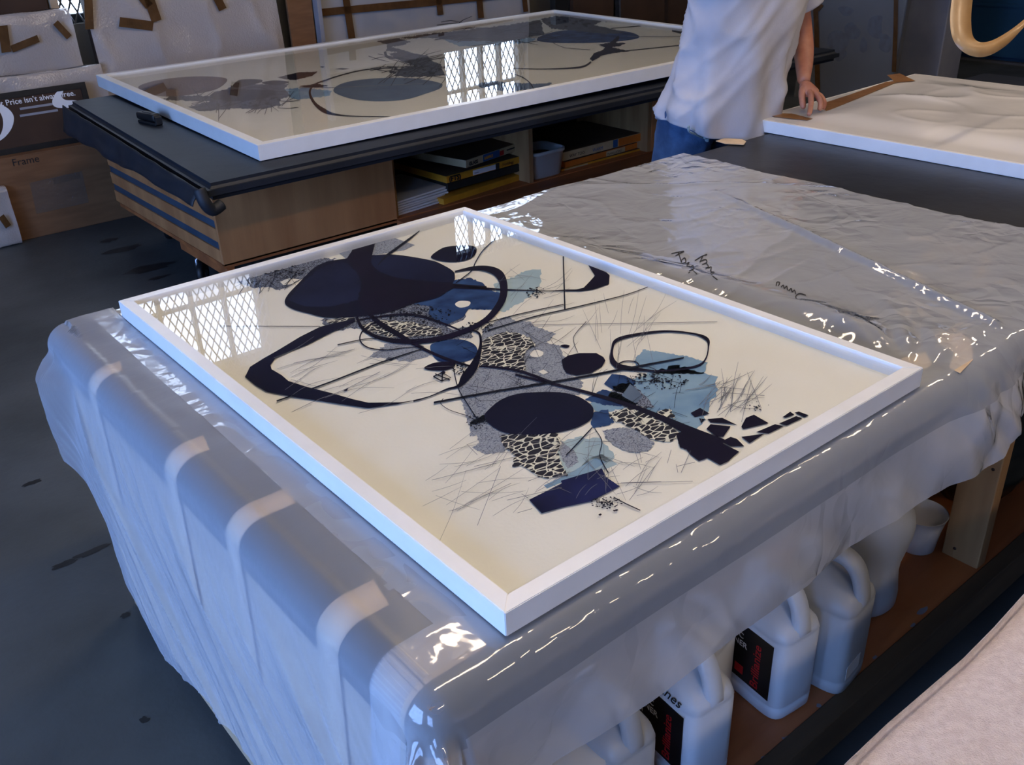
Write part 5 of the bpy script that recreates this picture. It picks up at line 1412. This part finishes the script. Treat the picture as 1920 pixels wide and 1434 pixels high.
# right hand held up near the chest
ch += [
 [(2.45, 1.38, 1.55, .026), (2.475, 1.372, 1.575, (.03, .018)), (2.50, 1.365, 1.60, (.037, .016))],
 [(2.495, 1.35, 1.598, .011), (2.53, 1.345, 1.625, .010), (2.55, 1.36, 1.61, .0085)],
 [(2.502, 1.36, 1.603, .0112), (2.54, 1.36, 1.635, .0105), (2.562, 1.375, 1.615, .0088)],
 [(2.505, 1.37, 1.603, .011), (2.542, 1.375, 1.632, .010), (2.562, 1.39, 1.612, .0085)],
 [(2.503, 1.383, 1.600, .0098), (2.536, 1.39, 1.624, .009), (2.553, 1.402, 1.606, .0075)],
 [(2.478, 1.355, 1.572, .014), (2.50, 1.335, 1.575, .0125), (2.53, 1.335, 1.59, .010)],
]
skinmesh('body', ch, 'skin', man)
# shirt
SR = [(.80, 2.42, 1.64, .255, .175), (.87, 2.425, 1.645, .262, .175), (.96, 2.46, 1.645, .255, .16), (1.06, 2.50, 1.65, .26, .155), (1.16, 2.53, 1.65, .275, .155), (1.26, 2.55, 1.65, .275, .15), (1.34, 2.55, 1.65, .27, .14), (1.39, 2.555, 1.645, .22, .125), (1.43, 2.56, 1.635, .13, .10), (1.455, 2.565, 1.62, .085, .08)]
SRc = catmull(SR, 6)
def shirt(s, t):
    f = t * (len(SRc) - 1); i = min(int(f), len(SRc) - 2); k = f - i
    z, cx, cy, hx, hy = (SRc[i][j] + (SRc[i + 1][j] - SRc[i][j]) * k for j in range(5))
    a = 2 * PI * s; c_, s_ = math.cos(a), math.sin(a)
    x = hx * math.copysign(abs(c_) ** .8, c_); y = hy * math.copysign(abs(s_) ** .85, s_)
    low = 1 - sst(0, .75, t)
    fold = .014 * low * math.sin(a * 9 + z * 6 + 2 * ns(z * 3, a)) + .006 * ns(x * 6 - z * 5, y * 7, z * 4) + .016 * ridge(x * 3.2 - z * 3.4, y * 3, 3) ** 5 + .010 * ridge(x * 6 - z * 4.5, y * 5, 6) ** 5
    fold *= sst(1, .8, t)
    r = math.hypot(x, y) or 1
    tilt = -.16 * (x + .0) * sst(.22, 0, t) - .05 * sst(.18, 0, t) * max(0, -y / hy)
    return Vector((cx + x * (1 + fold / r), cy + y * (1 + fold / r), z + tilt))
sh = grid('t_shirt', 97, 80, shirt, 'cotton_white', man); md = sh.modifiers.new('thickness', 'SOLIDIFY'); md.thickness = .002
tag(sh, 'loose white cotton T-shirt')
def sleeve(pts, rad):
    v, f = sweep(catmull([Vector(p) for p in pts], 5), [rad[0] + (rad[1] - rad[0]) * i / (5 * (len(pts) - 1)) for i in range(5 * (len(pts) - 1) + 1)], 20, False)
    o = mk('sleeve', v, f, 'cotton_white', None, True); attach(o, sh); md = o.modifiers.new('thickness', 'SOLIDIFY'); md.thickness = .002
sleeve([(2.70, 1.65, 1.35), (2.79, 1.64, 1.31), (2.835, 1.63, 1.24), (2.86, 1.62, 1.185)], (.095, .082))
sleeve([(2.38, 1.66, 1.38), (2.30, 1.64, 1.375), (2.275, 1.58, 1.39), (2.27, 1.52, 1.405)], (.095, .078))
# jeans
def jean(s, t, hip, knee, foot, side):
    a = 2 * PI * s; c_, s_ = math.cos(a), math.sin(a)
    z = .88 + (.06 - .88) * t
    if z > .5: k = (.88 - z) / .38; p = [hip[i] + (knee[i] - hip[i]) * k for i in range(2)]
    else: k = (.5 - z) / .44; p = [knee[i] + (foot[i] - knee[i]) * k for i in range(2)]
    hx = .095 - .012 * sst(.85, .5, z) - .01 * sst(.4, .1, z); hy = .135 - .04 * sst(.9, .5, z)
    w_ = .006 * ns(c_ * 3, s_ * 3, z * 9) + .006 * ridge(c_ * 2 + z * 6, s_ * 2, 4) ** 2
    return Vector((p[0] + (hx + w_) * c_, p[1] + (hy + w_) * s_, z))
j1 = grid('jeans', 41, 50, lambda s, t: jean(s, t, (2.28, 1.665), (2.29, 1.77), (2.29, 1.85), 0), 'denim', man)
j2 = grid('jeans_leg', 41, 50, lambda s, t: jean(s, t, (2.465, 1.665), (2.53, 1.80), (2.55, 1.92), 1), 'denim', j1)
bm = bmesh.new(); bmesh.ops.create_uvsphere(bm, u_segments=28, v_segments=16, radius=1.0)
for v in bm.verts: v.co = Vector((2.372 + .172 * v.co.x, 1.672 + .13 * v.co.y, .84 + .11 * v.co.z))
mkbm('jeans_seat', bm, 'denim', j1, True)
# pocket seam and knotted key cord at the hip
pk = lambda u, v, y=1.565: ony(u, v, y)
tube('pocket_seam', [pk(1296, 240), pk(1312, 250), pk(1332, 250)], .002, 'cord', j1, 6)
tube('key_cord', catmull([pk(1291, 236), pk(1292, 246), pk(1304, 252), pk(1318, 258), pk(1324, 255), pk(1334, 250)], 4), .0045, 'cord', man, 8)
for i, (u, v) in enumerate(((1322, 257), (1326, 262), (1329, 254))):
    p = pk(u, v, 1.56); bm = bmesh.new(); bmesh.ops.create_icosphere(bm, subdivisions=2, radius=.009); mkbm('cord_knot', bm, 'cord', man, True, M=Matrix.Translation(p))
# shoes
for (x, y) in ((2.29, 1.80), (2.55, 1.87)):
    M = Matrix.Translation((x, y, 0))
    s_ = loft('shoe', [(0, .046, .13, 0, 3), (.012, .05, .136, 0, 3), (.03, .048, .13, .002, 3), (.055, .042, .10, .02, 2.5), (.085, .038, .06, .05, 2.2), (.10, .038, .045, .06, 2)], 'rubber', man, M, 24)
# head details (out of the picture's top edge)
bm = bmesh.new(); bmesh.ops.create_uvsphere(bm, u_segments=24, v_segments=14, radius=1)
for v in bm.verts:
    v.co = Vector((2.578 + .086 * v.co.x, 1.578 + .098 * v.co.y, 1.655 + .095 * v.co.z))
bmesh.ops.delete(bm, geom=[v for v in bm.verts if v.co.z < 1.64 and v.co.y < 1.60 or v.co.z < 1.585], context='VERTS')
mkbm('hair', bm, 'hair', man, True)
for s in (-1, 1):
    bm = bmesh.new(); bmesh.ops.create_icosphere(bm, subdivisions=2, radius=.0115)
    ey = mkbm('eye', bm, 'white_print', man, True, M=Matrix.Translation((2.575 + s * .031, 1.482, 1.612)))
    bm = bmesh.new(); bmesh.ops.create_icosphere(bm, subdivisions=2, radius=.006)
    mkbm('iris', bm, 'hair', ey, True, M=Matrix.Translation((2.575 + s * .031, 1.4745, 1.611)))
    tube('eyebrow', catmull([(2.575 + s * .014, 1.474, 1.632), (2.575 + s * .032, 1.474, 1.637), (2.575 + s * .05, 1.486, 1.632)], 3), .0035, 'hair', man, 6)
    v, f = sweep(catmull([(2.575 + s * .083, 1.56, 1.635), (2.575 + s * .095, 1.575, 1.628), (2.575 + s * .093, 1.575, 1.60), (2.575 + s * .083, 1.56, 1.578)], 4), .009, 8)
    mk('ear', v, f, 'skin', man, True)
v, f = sweep([(2.573, 1.476, 1.622), (2.572, 1.462, 1.60), (2.571, 1.450, 1.578), (2.571, 1.462, 1.568)], [.007, .010, .014, .010], 8); mk('nose', v, f, 'skin', man, True)
tube('mouth', catmull([(2.545, 1.486, 1.538), (2.571, 1.476, 1.541), (2.597, 1.486, 1.538)], 3), .005, 'red_print', man, 6)
